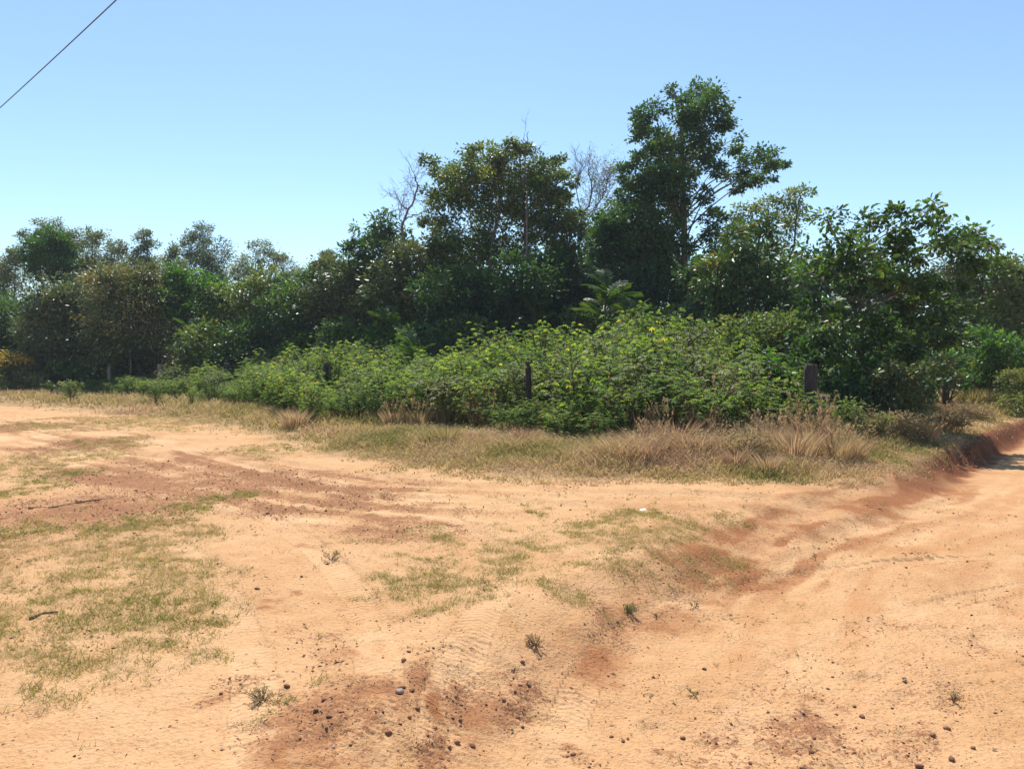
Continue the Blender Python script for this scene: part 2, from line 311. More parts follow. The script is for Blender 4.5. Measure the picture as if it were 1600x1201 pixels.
def height(x, y, fine=True):
    x = np.asarray(x, float); y = np.asarray(y, float)
    d, a = edge_d(x, y)
    r = np.hypot(x, y)
    far = sstep(9.5, 14, y)
    wob = (fbm(x, y, 1.1, 5)-.5)*.5+(fbm(x, y, 4.5, 9, 3)-.5)*.16
    wd = .5*(1-far)+.2*far
    mid = np.exp(-((x-3.4)/1.6)**2-((y-8.6)/1.8)**2)      # worn ramp in the middle of the bank
    wd = wd+.5*mid
    drop = .22+.14*far
    z = -drop*sstep(-wd, wd, d+wob*(.8-.2*far)+far*(fbm(x, y, 3.5, 15, 4)-.5)*.4)
    z = z+(fbm(x, y, .25, 31, 3)-.5)*.12*sstep(2, 9, r)+(fbm(x, y, 1.3, 37, 3)-.5)*.03
    vd = verge_d(x, y)
    z = z+.10*sstep(0, 1.5, vd)*sstep(80, 40, r)
    z = z+.03*np.exp(-((d+.35)/.3)**2)*(1-mid)*sstep(15, 8, y)     # small berm pushed up along the bank
    # drainage grooves on the ramp
    z = z+far*.09*(fbm(x, y, 6, 18, 3)-.5)*np.exp(-((d-.1)/.35)**2)
    z = z+mid*.035*np.sin((x*.75-y*.66)*9+3*fbm(x, y, .9, 3))*sstep(1.0, .2, np.abs(d))+mid*.03*(fbm(a*.8, d*8, 1, 12, 3)-.5)
    road = sstep(.3, 1.2, d)
    z = z+road*.02*(fbm(a*.35, d*3.2, 1, 8, 4)-.5)
    if fine:
        for pts, hw, dep, tr in TRACKS:
            q, s, _ = seg_dist(x, y, pts)
            q = q+(fbm(x, y, 2, 77, 2)-.5)*.05
            k = .25+.75*sstep(.35, .65, fbm(x, y, .8, 78, 2)); z = z-k*dep*.85*sstep(hw*1.2, hw*.6, q)+k*dep*.3*np.exp(-((q-hw*1.5)/(hw*.5))**2)
        g = blobs(x, y, GRAV_B)
        z = z+(fbm(x, y, 9, 41, 3)-.5)*(.026+.06*g)*sstep(30, 12, r)
        z = z+(fbm(x, y, 26, 43, 2)-.5)*(.006+.022*g)*sstep(14, 5, r)
        # hoof and foot prints
        fp = vnoise(x*5.5, y*5.5, 61); z = z-.02*sstep(.82, .93, fp)*sstep(12, 6, r)
    return z

def build_ground():
    a_front = np.radians(np.linspace(-50, 50, 500))
    a_back = np.radians(np.linspace(50, 310, 50)[1:-1])
    ang = np.concatenate([a_front, a_back])
    rad = [.02, .4, .8, 1.2]; r = 1.5
    while r < 60: rad.append(r); r *= 1.0088
    while r < 2500: rad.append(r); r *= 1.16
    rad = np.array(rad); nA, nR = len(ang), len(rad)
    X = (rad[:, None]*np.sin(ang)[None]).ravel(); Y = (rad[:, None]*np.cos(ang)[None]).ravel()
    Z = height(X, Y)
    i = np.arange(nR-1)[:, None]*nA; j = np.arange(nA)[None]; j2 = (j+1) % nA
    F = np.stack([i+j, i+nA+j, i+nA+j2, i+j2], -1).reshape(-1, 4)[:, ::-1]
    d, arc_e = edge_d(X, Y); vd = verge_d(X, Y)
    dwarp = d+(fbm(X, Y, .7, 122, 3)-.5)*.5; streak = .65*fbm(arc_e*.4, dwarp*7, 1, 120, 4)+.35*fbm(X, Y, 3.0, 121, 4)
    red = np.maximum(blobs(X, Y, RED_B), .0)
    far = sstep(9.5, 14, Y)
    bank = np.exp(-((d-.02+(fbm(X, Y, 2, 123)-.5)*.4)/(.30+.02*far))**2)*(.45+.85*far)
    ramp_ = np.exp(-((d-.1)/.75)**2)*sstep(5.2, 6.5, Y)*sstep(13, 10.5, Y)
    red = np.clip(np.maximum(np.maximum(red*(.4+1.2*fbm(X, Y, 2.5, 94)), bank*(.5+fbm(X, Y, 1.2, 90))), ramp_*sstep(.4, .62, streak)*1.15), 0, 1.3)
    orange = sstep(.44, .66, streak)*sstep(.2, 1.0, d)*sstep(16, 10, Y)*sstep(3.5, 5.5, Y)
    grav = np.clip(blobs(X, Y, GRAV_B)+(fbm(X, Y, 1.1, 92)-.55)*.5, 0, 1.2)
    q6, s6, a6 = seg_dist(X, Y, TRACKS[6][0]); lane = q6*s6+(fbm(X, Y, .5, 141)-.5)*.5
    band = .6*fbm(a6*.3, lane*5.0, 1, 143, 4)+.4*fbm(X, Y, 2.2, 145, 4); left_ = sstep(.8, -1.5, X)*sstep(2.0, 1.2, np.abs(lane+.25))
    grav = np.clip(grav+left_*(sstep(.45, .7, band)*.75), 0, 1.0); paleb = left_*sstep(.48, .34, band)
    gr = grass_mask(X, Y)
    lit = np.clip(np.maximum(sstep(-.3, .7, vd+(fbm(X, Y, 1.5, 93)-.5)*1.6)*sstep(-.05, -.3, d), gr*.4), 0, 1)
    floor = sstep(2.5, 6, vd+(fbm(X, Y, .7, 97)-.5)*2)
    tread = np.zeros_like(X); tu = np.zeros_like(X); tw = np.zeros_like(X); smoothm = np.zeros_like(X)
    for pts, hw, dep, tr in TRACKS:
        q, s, arc = seg_dist(X, Y, pts)
        mk = sstep(hw*1.05, hw*.8, q)
        smoothm = np.maximum(smoothm, mk*.42*sstep(.35, .65, fbm(X, Y, 2.5, 56)))
        m2 = mk*tr*sstep(.32, .6, fbm(X, Y, 1.1, 55))
        up = m2 > tread
        tu = np.where(up, arc, tu); tw = np.where(up, q*s/hw, tw); tread = np.maximum(tread, m2)
    me = mesh_np('ground', np.stack([X, Y, Z], 1), [F], None, True, dict(red=red, gravel=grav, litter=lit, tread=tread, tread_u=tu, tread_v=tw, orange=orange, packed=np.maximum(smoothm, paleb), cut_bank_shade=np.clip(bank*sstep(8.8, 11, Y), 0, 1), forest_floor=floor))
    m, t, new, ln = nodes('sandy_laterite_soil')
    def attr(n):
        a = new('ShaderNodeAttribute'); a.attribute_name = n; return a.outputs['Fac']
    tc = new('ShaderNodeTexCoord')
    def noise(sc, det=5, rough=.6):
        n = new('ShaderNodeTexNoise'); n.inputs['Scale'].default_value = sc; n.inputs['Detail'].default_value = det; n.inputs['Roughness'].default_value = rough
        ln(tc.outputs['Object'], n.inputs['Vector']); return n.outputs[0]
    def math2(op, a, b, c=None, clamp=False):
        n = new('ShaderNodeMath'); n.operation = op; n.use_clamp = clamp
        for k, v in enumerate((a, b, c)):
            if v is None: continue
            if isinstance(v, (int, float)): n.inputs[k].default_value = v
            else: ln(v, n.inputs[k])
        return n.outputs[0]
    def mix(f, a, b):
        n = new('ShaderNodeMix'); n.data_type = 'RGBA'
        if isinstance(f, (int, float)): n.inputs[0].default_value = f
        else: ln(f, n.inputs[0])
        for k, v in ((6, a), (7, b)):
            if isinstance(v, tuple): n.inputs[k].default_value = (*v, 1)
            else: ln(v, n.inputs[k])
        return n.outputs[2]
    n1 = noise(.9); n2 = noise(5); n3 = noise(38, 4); n4 = noise(160, 3)
    r1 = ramp(new, [(.3, (.46, .245, .105)), (.52, (.56, .325, .16)), (.75, (.62, .39, .205))]); ln(math2('ADD', math2('MULTIPLY', n1, .6), math2('MULTIPLY', n2, .4)), r1.inputs[0])
    r2 = ramp(new, [(.3, (.62, .6, .58)), (.5, (1, 1, 1)), (.75, (1.08, 1.07, 1.05))]); ln(n3, r2.inputs[0])
    mm = new('ShaderNodeMix'); mm.data_type = 'RGBA'; mm.blend_type = 'MULTIPLY'; mm.inputs[0].default_value = .55
    ln(r1.outputs[0], mm.inputs[6]); ln(r2.outputs[0], mm.inputs[7]); c = mm.outputs[2]
    c = mix(math2('MULTIPLY', attr('packed'), .75), c, (.66, .42, .23))
    c = mix(math2('MULTIPLY', math2('MULTIPLY', attr('orange'), math2('MULTIPLY_ADD', n3, 2.0, -.35), clamp=True), .8), c, (.44, .2, .08))
    redf = math2('MULTIPLY', math2('ADD', math2('ADD', attr('red'), math2('MULTIPLY_ADD', n3, 1.4, -.7)), math2('MULTIPLY_ADD', n2, 1.0, -.72)), 1.5, clamp=True)
    redf = math2('MULTIPLY', redf, math2('MULTIPLY', attr('red'), 3.0, clamp=True))
    c = mix(math2('MULTIPLY', redf, .95, clamp=True), c, mix(n3, (.19, .062, .026), (.42, .18, .07)))
    c = mix(math2('MULTIPLY', attr('cut_bank_shade'), .9, clamp=True), c, mix(n3, (.1, .033, .016), (.24, .085, .036)))  # shade of the cut bank face painted in, dark maroon over the red soil
    # gravel speckle
    vo = new('ShaderNodeTexVoronoi'); vo.inputs['Scale'].default_value = 75; ln(tc.outputs['Object'], vo.inputs['Vector'])
    cellr = new('ShaderNodeSeparateColor'); ln(vo.outputs['Color'], cellr.inputs[0])
    thr = math2('MULTIPLY_ADD', attr('gravel'), .62, .03)
    on = math2('LESS_THAN', cellr.outputs[0], thr)
    disc = math2('LESS_THAN', vo.outputs['Distance'], math2('MULTIPLY_ADD', cellr.outputs[1], .35, .2))
    spk = math2('MULTIPLY', on, disc)
    gcol = mix(cellr.outputs[2], (.12, .055, .033), (.3, .14, .075))
    c = mix(math2('MULTIPLY', math2('MULTIPLY', math2('ADD', math2('ADD', attr('gravel'), math2('MULTIPLY_ADD', n3, 3.2, -1.6)), math2('MULTIPLY_ADD', n2, 1.6, -1.15)), 2.0, clamp=True), math2('MULTIPLY', attr('gravel'), 3.0, clamp=True)), c, mix(n4, (.21, .09, .042), (.43, .21, .1)))
    c = mix(math2('MULTIPLY', spk, .9), c, gcol)
    lf = math2('MULTIPLY', attr('litter'), math2('MULTIPLY_ADD', n2, 1.5, .0), clamp=True)
    c = mix(math2('MULTIPLY', lf, .85), c, mix(n3, (.13, .1, .05), (.34, .24, .12)))
    c = mix(math2('MULTIPLY', attr('forest_floor'), .95), c, mix(n3, (.05, .042, .02), (.12, .09, .045)))
    p = new('ShaderNodeBsdfPrincipled'); ln(c, p.inputs['Base Color']); p.inputs['Roughness'].default_value = .95; p.inputs['Specular IOR Level'].default_value = .15
    # relief
    wv = math2('SINE', math2('MULTIPLY_ADD', attr('tread_u'), 125.0, math2('MULTIPLY', math2('ABSOLUTE', attr('tread_v'), 0), 5.0)), 0)
    h = math2('MULTIPLY', math2('MULTIPLY', wv, attr('tread')), .0035)
    h = math2('ADD', h, math2('MULTIPLY', n3, .03)); h = math2('ADD', h, math2('MULTIPLY', n4, .007)); h = math2('ADD', h, math2('MULTIPLY', n2, .016))
    h = math2('ADD', h, math2('MULTIPLY', spk, .006))
    bp = new('ShaderNodeBump'); bp.inputs['Strength'].default_value = .75; bp.inputs['Distance'].default_value = 1.0
    ln(h, bp.inputs['Height']); ln(bp.outputs[0], p.inputs['Normal'])
    o = new('ShaderNodeOutputMaterial'); ln(p.outputs[0], o.inputs[0])
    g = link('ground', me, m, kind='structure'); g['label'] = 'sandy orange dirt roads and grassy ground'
    return g
def grass_mask(x, y):
    g = blobs(x, y, GRASS_B)
    n = fbm(x, y, 1.6, 101); n2 = fbm(x, y, 6, 103, 3)
    return np.clip(sstep(.12, .62, g*(.35+1.2*n))*(.15+1.2*sstep(.34, .6, n2)), 0, 1)
build_ground()

# ------------------------------------------------------------------ leaf crowns and trees
def clump_points(C, R, n, rng, leafL):
    """points gathered in small sprays spread through a ball; returns leaf bases, outward axes, spray centres"""
    ns = max(5, int(round(11*(R/.9)**1.7)))
    d = unit(rng.normal(size=(ns, 3))); rr = R*rng.uniform(.2, 1, ns)**.55
    sc = C+d*rr[:, None]*np.array([1, 1, .82])
    rs = np.clip(R*.37, .18, .55)*rng.uniform(.6, 1.3, ns)
    k = rng.integers(0, ns, n)
    off = rng.normal(size=(n, 3))*np.array([.55, .55, .38])
    P = sc[k]+off*rs[k][:, None]
    A = unit(off*1.0+rng.normal(size=(n, 3))*.6+np.array([0, 0, -.25])+unit(P-C)*.5)
    CL['off'] = (rng.normal(0, .18, ns))[k]
    return P, A, sc
CL = {}
def make_tree(name, label, D, bx, bl, leaf='dark', L=.19, cover=2.6, cat='tree', group=None, bark='barkd', trunk_r=.14, depth=.9, base_y=None, seed=0, six=False, tbias=0, lean=None, twigs=True, wl=.5, kind='stuff', top_tint=0.0, rs=1.15):
    rng = np.random.default_rng(1000+seed)
    bxw = (bx-800)/FPX*D; base = np.array([bxw, D, float(height(np.array([bxw]), np.array([D]), False)[0])-.05])
    W = []
    xs = [b[0] for b in bl]; half = max(1.0, (max(xs)-min(xs))/2/FPX*D)
    for b in bl:
        R = b[2]/FPX*D*rs
        dy = rng.uniform(-1, 1)*depth*min(half, 2.2)*.8
        p = wp(b[0], b[1], D); sc = (D+dy)/D
        p = np.array([p[0]*sc, D+dy, CAM_H+(p[2]-CAM_H)*sc]); W.append((p, R*sc))
    root = thing(name, label, cat, tuple(base), group)
    # wood
    wb = MB(); order = sorted(range(len(W)), key=lambda i: W[i][0][2])
    topc = W[order[-1]][0]
    H = topc[2]-base[2]
    n = 9; tt = np.linspace(0, 1, n)
    cxy = np.mean([q[0] for q in W], axis=0)
    axis = np.outer(1-tt, base)+np.outer(tt, topc)
    if lean is not None: axis[:, 0] = np.interp(tt, [0, .6, 1], [base[0], (lean-800)/FPX*D, topc[0]])
    axis[1:-1, :2] += rng.normal(size=(n-2, 2))*.03*H**.5
    wb.tube(axis, trunk_r*(1-.8*tt)*np.where(tt == 0, 1.25, 1), 8)
    lf = MB(); leafA = 0
    for c, R in W:
        zt = np.clip((c[2]-base[2])/H, .0, 1)
        horiz = math.hypot(c[0]-np.interp(zt, tt, axis[:, 0]), c[1]-np.interp(zt, tt, axis[:, 1]))
        za = np.clip(zt-.07-.32*horiz/max(H, 1), .1, .93)
        s0 = np.array([np.interp(za, tt, axis[:, k]) for k in range(3)])
        m1 = (s0*.5+c*.5)+np.array([0, 0, .12*horiz])+rng.normal(size=3)*.08*max(horiz, .3)
        q = np.linspace(0, 1, 6)[:, None]; cur = (1-q)**2*s0+2*q*(1-q)*m1+q*q*c
        r0 = trunk_r*(1-.8*za)*.34
        wb.tube(cur, np.linspace(max(r0, .02), max(.008, r0*.3), 6), 5)
        nl = int(1.5*cover*math.pi*R*R/(L*L*wl*.55))
        P, A, sc = clump_points(c, R, nl, rng, L)
        if twigs:
            for s_ in sc:
                mid = (c+s_)/2+rng.normal(size=3)*.1*R
                wb.tube([c, mid, s_], [.012, .009, .005], 3, False)
        N = unit(rng.normal(size=(nl, 3))*.75+np.array([0, 0, 1.0]))
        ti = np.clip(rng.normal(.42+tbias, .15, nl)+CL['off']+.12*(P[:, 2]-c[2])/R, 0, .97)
        if top_tint: ti = np.where((rng.random(nl) < top_tint) & (P[:, 2] > c[2]+.25*R), rng.uniform(.88, 1.08, nl), ti)
        LL = L*rng.uniform(.5, 1.35, nl)
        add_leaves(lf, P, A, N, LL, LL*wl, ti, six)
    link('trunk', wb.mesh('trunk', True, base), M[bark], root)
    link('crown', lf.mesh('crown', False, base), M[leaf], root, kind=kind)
    return root, W

SEED = [0]
def T(name, label, D, bx, bl, **k):
    SEED[0] += 1; return make_tree(name, label, D, bx, bl, seed=SEED[0], **k)

# tall tree and its surroundings
T('tall_tree', 'tallest dark green tree with bare upright trunk showing below its crown', 34, 1073,
  [(1085, 152, 26), (1112, 165, 26), (1062, 172, 22), (1050, 145, 10), (1000, 192, 22), (1018, 172, 12), (1012, 218, 24), (990, 212, 12), (1050, 215, 32), (1098, 208, 34), (1126, 190, 18), (1070, 250, 30), (1032, 258, 36), (1004, 285, 28), (1136, 232, 15), (1150, 218, 7), (1000, 318, 30), (1042, 318, 34), (1112, 268, 18), (990, 250, 14),
   (1192, 250, 24), (1162, 258, 20), (1214, 266, 16), (1178, 280, 20), (1140, 290, 18), (1010, 360, 34), (1120, 345, 22), (1100, 310, 14), (985, 340, 26), (975, 305, 20), (985, 275, 20), (1060, 285, 26), (1035, 365, 34), (1000, 400, 36), (1020, 295, 30), (1045, 280, 28), (1130, 375, 26), (1095, 235, 22)], leaf='dark', L=.165, cover=2.7, bark='barkp', trunk_r=.23, lean=1074)
T('forest_tree', 'dark tree crowding the foot of the tallest tree on its left', 33, 985, [(975, 360, 34), (950, 375, 34), (990, 400, 42), (945, 345, 18), (930, 415, 36), (1030, 395, 40), (1000, 440, 44), (1045, 445, 40)], leaf='dark', L=.19, cover=3)
T('forest_tree', 'pale olive airy tree standing behind the low limb of the tallest tree', 42, 1205, [(1222, 318, 24), (1248, 308, 18), (1192, 328, 24), (1240, 348, 24), (1200, 365, 30), (1155, 335, 18), (1160, 365, 22)], leaf='olive', L=.19, cover=1.5, tbias=.1)
T('forest_tree', 'dark glossy tree with orange young leaf tips beside the tall bare trunk', 27, 1160, [(1150, 385, 32), (1185, 365, 24), (1125, 425, 38), (1195, 420, 44), (1160, 465, 45), (1110, 475, 40), (1215, 465, 40), (1090, 420, 22)], leaf='tips', L=.24, cover=3, wl=.36, top_tint=.16)
# central pair
T('forest_tree', 'broad olive crowned tree with several slim trunks left of the snag', 35, 735, [(672, 258, 13), (695, 266, 22), (725, 275, 30), (702, 318, 30), (682, 345, 22), (762, 255, 30), (745, 235, 14), (790, 240, 22), (780, 298, 36), (720, 365, 32), (770, 350, 34), (700, 400, 30), (745, 412, 36), (730, 240, 8), (740, 300, 34), (700, 290, 26), (760, 385, 34), (690, 375, 28), (790, 270, 28), (720, 440, 34), (675, 300, 14)], leaf='olive', L=.17, cover=2.5, bark='bark', trunk_r=.16)
T('forest_tree', 'olive yellow tree with slim stems between snag and grey bare tree', 36, 835, [(812, 240, 20), (840, 258, 24), (868, 262, 20), (850, 305, 30), (880, 320, 24), (815, 310, 26), (840, 355, 32), (880, 370, 26), (892, 285, 12), (800, 390, 30), (830, 285, 28), (865, 340, 28), (860, 290, 24), (820, 340, 30), (860, 400, 32), (895, 340, 20), (890, 400, 26)], leaf='olive', L=.17, cover=2.4, tbias=.12, bark='bark', trunk_r=.14)
T('forest_tree', 'dark glossy round crowned tree beside the forked dead branches', 36, 600, [(602, 352, 24), (575, 372, 26), (622, 380, 26), (555, 392, 20), (600, 410, 36), (560, 420, 30)], leaf='dark', L=.2, cover=2.8)
T('forest_tree', 'brownish leafed tree below the forked dead branches', 34, 650, [(640, 395, 30), (665, 430, 40), (622, 450, 42), (675, 385, 22), (645, 480, 40), (600, 480, 36)], leaf='brownish', L=.19, cover=2.6)
T('forest_tree', 'shaded dark tree filling the understory below the olive crowned pair', 33, 770, [(700, 460, 44), (760, 460, 48), (820, 440, 46), (740, 510, 46), (800, 510, 46), (690, 520, 40), (850, 490, 44)], leaf='dark', L=.19, cover=3.2, tbias=-.1)
T('forest_tree', 'shaded dark tree between olive tree and the tallest tree', 34, 890, [(880, 420, 36), (905, 450, 40), (880, 490, 42), (920, 500, 36), (960, 480, 40)], leaf='dark', L=.19, cover=3, tbias=-.05)
T('forest_tree', 'mid green tree filling the notch beside the grey bare tree', 37, 915, [(900, 350, 22), (928, 358, 20), (950, 335, 18), (915, 385, 28), (880, 350, 18), (940, 392, 26)], leaf='olive', L=.17, cover=2.2)
# left wall
T('forest_tree', 'brownish dark tree at the dip of the tree line', 37, 535, [(540, 440, 44), (515, 425, 26), (560, 470, 44), (530, 490, 46), (580, 510, 40), (505, 470, 34)], leaf='brownish', L=.19, cover=2.8)
T('forest_tree', 'dark shaded tree rising behind the middle of the shrub field', 38, 470, [(475, 460, 38), (450, 485, 40), (490, 510, 42), (460, 530, 36), (500, 420, 20)], leaf='dark', L=.19, cover=2.8)
T('forest_tree', 'mid green tree with yellowish tips behind the left shrub field', 39, 395, [(390, 470, 40), (425, 490, 40), (375, 515, 42), (350, 480, 34), (420, 440, 26), (400, 540, 36)], leaf='olive', L=.19, cover=2.6, top_tint=.05)
T('forest_tree', 'bright green leafy tree in the dark left wall of trees', 40, 295, [(268, 435, 20), (295, 445, 30), (325, 465, 34), (280, 480, 32), (320, 505, 36), (345, 455, 18)], leaf='fresh', L=.22, cover=2.6)
T('forest_tree', 'brown tinged dense dark tree above the bright palm sapling', 39, 215, [(170, 455, 40), (215, 455, 40), (240, 480, 44), (190, 500, 46), (240, 530, 44), (180, 540, 40), (235, 432, 22)], leaf='brownish', L=.18, cover=3.2)
T('forest_tree', 'dense dark tree behind the far wire fence posts', 40, 110, [(100, 470, 36), (130, 480, 40), (80, 510, 42), (120, 530, 44), (60, 540, 36), (70, 480, 30)], leaf='brownish', L=.18, cover=3.2, tbias=-.06)
T('forest_tree', 'shaded dark tree behind the yellow flowering bush', 42, 20, [(15, 510, 38), (-20, 490, 44), (40, 545, 34), (0, 550, 40), (-50, 540, 50)], leaf='dark', L=.19, cover=3)
T('round_tree', 'compact bright green round tree rising above the left tree wall', 47, 80, [(76, 385, 28), (58, 405, 22), (95, 398, 24), (110, 412, 12), (80, 415, 26), (62, 378, 12)], leaf='fresh', L=.15, cover=4.5, wl=.4, tbias=-.15)
pale_g = 'pale airy trees along the back of the left tree line'
for k, bl in enumerate([[(85, 362, 22), (112, 368, 18), (55, 368, 14), (100, 385, 22)], [(10, 425, 28), (32, 400, 16), (25, 460, 32), (-20, 440, 34)], [(148, 372, 20), (138, 400, 26), (160, 425, 30), (125, 435, 28)], [(185, 385, 14), (180, 410, 24), (195, 440, 30), (90, 440, 30)],
                        [(228, 370, 15), (232, 390, 15), (218, 415, 24), (250, 420, 22), (235, 445, 28)], [(320, 370, 20), (300, 388, 22), (338, 392, 22), (315, 425, 32), (345, 430, 26)], [(268, 400, 18), (278, 430, 28), (270, 455, 28)], [(405, 395, 18), (388, 420, 22), (428, 408, 16), (405, 445, 28)], [(445, 420, 20), (440, 450, 26), (465, 450, 26)], [(515, 402, 15), (492, 432, 22), (520, 440, 24)]]):
    T('pale_tree', 'pale grey green airy tree along the back of the left tree line', 50+RNG.uniform(-2, 3), np.mean([b[0] for b in bl]), bl, leaf='pale', L=.16, cover=2.2, group=pale_g, bark='bark', trunk_r=.1, wl=.42, tbias=.05)
# back filler rows, seen in the gaps of the front row
gap_g = 'deep shaded trees seen through gaps of the front trees'
for k, (x, y, r) in enumerate([(560, 470, 60), (640, 470, 62), (720, 450, 66), (800, 470, 66), (880, 440, 66), (950, 450, 66), (1030, 450, 66), (1110, 440, 66), (1190, 440, 62), (1270, 450, 60), (1350, 460, 60), (430, 500, 50), (340, 500, 50), (250, 500, 50), (160, 500, 50), (70, 500, 50), (-20, 500, 50), (1430, 480, 55), (1510, 490, 50), (1590, 490, 50), (1670, 490, 50), (1750, 490, 60)]):
    T('background_tree', 'deep shaded tree seen through gaps between the front trees', 46+(k % 3), x, [(x-20, y-r*.35, r*.6), (x+22, y-r*.2, r*.6), (x, y+r*.3, r*.75), (x-10, y+r*.9, r*.6)], leaf='dark', L=.34, cover=2.2, group=gap_g, twigs=False, tbias=-.05)
rngf = np.random.default_rng(5); fm = MB(); n = 16000
aa = np.radians(rngf.uniform(-58, 58, n)); rr = rngf.uniform(85, 125, n); top = 5.5+3.5*fbm(aa*60, rr*.05, 1, 33)+1.5*fbm(aa*300, rr*.2, 1, 35)
C = np.stack([rr*np.sin(aa), rr*np.cos(aa), top*rngf.uniform(.0, 1, n)**.8], 1); L = rngf.uniform(.5, .95, n)
add_leaves(fm, C, rngf.normal(size=(n, 3)), rngf.normal(size=(n, 3))+[0, 0, .8], L, L*.6, np.clip(rngf.normal(.45, .2, n), 0, 1))
tag(link('distant_forest', fm.mesh('distant_forest'), M['olive'], kind='stuff'), 'far off band of forest closing the horizon', 'forest')
# right side
T('forest_tree', 'grey green slender tree behind the right fence post', 30, 1510, [(1500, 395, 34), (1530, 425, 36), (1542, 385, 14), (1500, 450, 40), (1550, 460, 32), (1470, 440, 34)], leaf='brownish', L=.17, cover=2.3, wl=.35)
T('forest_tree', 'dark tree closing the view along the right road', 36, 1590, [(1585, 438, 24), (1572, 465, 32), (1605, 462, 40), (1640, 450, 50), (1590, 495, 36), (1550, 500, 34), (1680, 480, 50)], leaf='brownish', L=.18, cover=2.8)
T('forest_tree', 'mid green loose tree between slender grey tree and right road woodland', 29, 1585, [(1562, 428, 26), (1590, 425, 24), (1620, 440, 34), (1575, 465, 34), (1612, 485, 38), (1552, 498, 32), (1650, 470, 40)], leaf='olive', L=.17, cover=2.0)
bl = [(1290, 345, 20), (1305, 372, 26), (1335, 350, 22), (1370, 352, 20), (1345, 395, 36), (1405, 345, 26), (1440, 338, 24), (1425, 375, 36), (1475, 360, 26), (1505, 385, 28), (1520, 360, 14), (1480, 420, 38), (1390, 425, 40), (1300, 425, 34), (1250, 400, 18), (1235, 440, 20), (1345, 470, 40), (1430, 480, 42), (1270, 480, 34), (1500, 470, 26), (1300, 530, 40), (1380, 535, 42), (1440, 545, 34), (1250, 525, 26), (1330, 590, 36), (1400, 600, 36), (1290, 580, 24), (1370, 640, 26), (1440, 600, 22), (1320, 640, 22), (1480, 525, 22), (1320, 400, 30), (1370, 390, 30), (1450, 400, 34), (1350, 440, 36), (1270, 430, 26), (1430, 435, 34), (1460, 515, 34), (1340, 505, 38), (1410, 510, 38), (1280, 545, 30), (1540, 410, 20), (1535, 385, 16), (1260, 560, 24), (1350, 560, 36), (1420, 570, 36)]
broad, WB_ = T('broadleaf_tree', 'near broadleaf tree with large glossy leaves behind the corner post', 17.5, 1385, bl, leaf='broad', L=.135, cover=1.5, wl=.56, six=True, bark='bark', trunk_r=.09, top_tint=.06, depth=.75, rs=1.08)
lm = MB(); add_leaves(lm, np.zeros((1, 3)), np.array([[0, 1., -.1]]), np.array([[0, 0, 1.]]), np.array([.155]), np.array([.092]), np.array([.55]), True)
leaf_me = lm.mesh('leaf'); leaf_me.materials.append(M['broad'])
for k in range(220):
    c, R = WB_[random.randrange(len(WB_))]
    d = unit(RNG.normal(size=3)+np.array([-.1, -1.0, .35])); p = c+d*R*RNG.uniform(.85, 1.08)
    o = link('leaf', leaf_me, None, broad, tuple(p-np.array(broad.location))); s = RNG.uniform(.75, 1.15); o.scale = (s, s, s)
    o.rotation_euler = (RNG.normal(-.35, .35), RNG.normal(0, .45), RNG.uniform(0, 6.28))

# bare and dead trees
def dead_tree(name, label, D, paths, r0, seed, fine=1, leaves=None):
    rng = np.random.default_rng(seed); mb = MB(); tips = []
    x0, y0 = paths[0][0]; b = wp(x0, y0, D); base = np.array([b[0], D, -.05])
    first = True
    for path in paths:
        P = np.array([wp(x, y, D) for x, y in path]); P[:, 1] += np.linspace(0, rng.uniform(-.8, .8), len(P))
        if first: P = np.concatenate([[base], P]); first = False; rr = np.linspace(r0*1.3, r0*.35, len(P))
        else: rr = np.linspace(r0*.5, .012, len(P))
        Q = np.array(smooth3(P, 4)); Q[1:-1] += rng.normal(size=(len(Q)-2, 3))*.03
        mb.tube(Q, np.interp(np.linspace(0, 1, len(Q)), np.linspace(0, 1, len(rr)), rr), 6)
        for k in range(int(len(Q)*1.2*fine)):
            i = rng.integers(len(Q)//2, len(Q)); grow(mb, Q[i], unit(rng.normal(size=3)+np.array([0, 0, .7])+unit(Q[-1]-Q[0])*.5), rng.uniform(.5, 1.1), .014, 2, rng, tips)
    root = thing(name, label, 'tree', tuple(base))
    link('trunk', mb.mesh('trunk', True, base), M['dead'], root)
    if leaves:
        tp = np.array(tips); lf = MB(); n = leaves
        C = tp[rng.integers(0, len(tp), n)]+rng.normal(size=(n, 3))*.12
        C = C[C[:, 0] > np.percentile(C[:, 0], 35)]; n = len(C)
        L = .13*rng.uniform(.7, 1.3, n); add_leaves(lf, C, rng.normal(size=(n, 3)), rng.normal(size=(n, 3))+[0, 0, 1], L, L*.5, np.clip(rng.normal(.5, .2, n), 0, 1))
        link('crown', lf.mesh('crown', False, base), M['pale'], root, kind='stuff')
    return root
def smooth3(P, n):
    P = [np.array(p) for p in P]; P = [2*P[0]-P[1]]+P+[2*P[-1]-P[-2]]; out = []
    for i in range(1, len(P)-2):
        for k in range(n):
            t = k/n; out.append(.5*((2*P[i])+(-P[i-1]+P[i+1])*t+(2*P[i-1]-5*P[i]+4*P[i+1]-P[i+2])*t*t+(-P[i-1]+3*P[i]-3*P[i+1]+P[i+2])*t**3))
    out.append(P[-2]); return out
def grow(mb, p, d, L, r, lev, rng, tips):
    pts = [p]; q = p.copy(); dd = d.copy()
    for k in range(4):
        dd = unit(dd+rng.normal(size=3)*.22+np.array([0, 0, .06])); q = q+dd*L/4; pts.append(q.copy())
    mb.tube(np.array(pts), np.linspace(r, r*.35, 5), 3, False); tips.append(q)
    if lev > 0:
        for k in range(3): grow(mb, pts[rng.integers(2, 5)], unit(dd+rng.normal(size=3)*.65), L*.6, r*.6, lev-1, rng, tips)
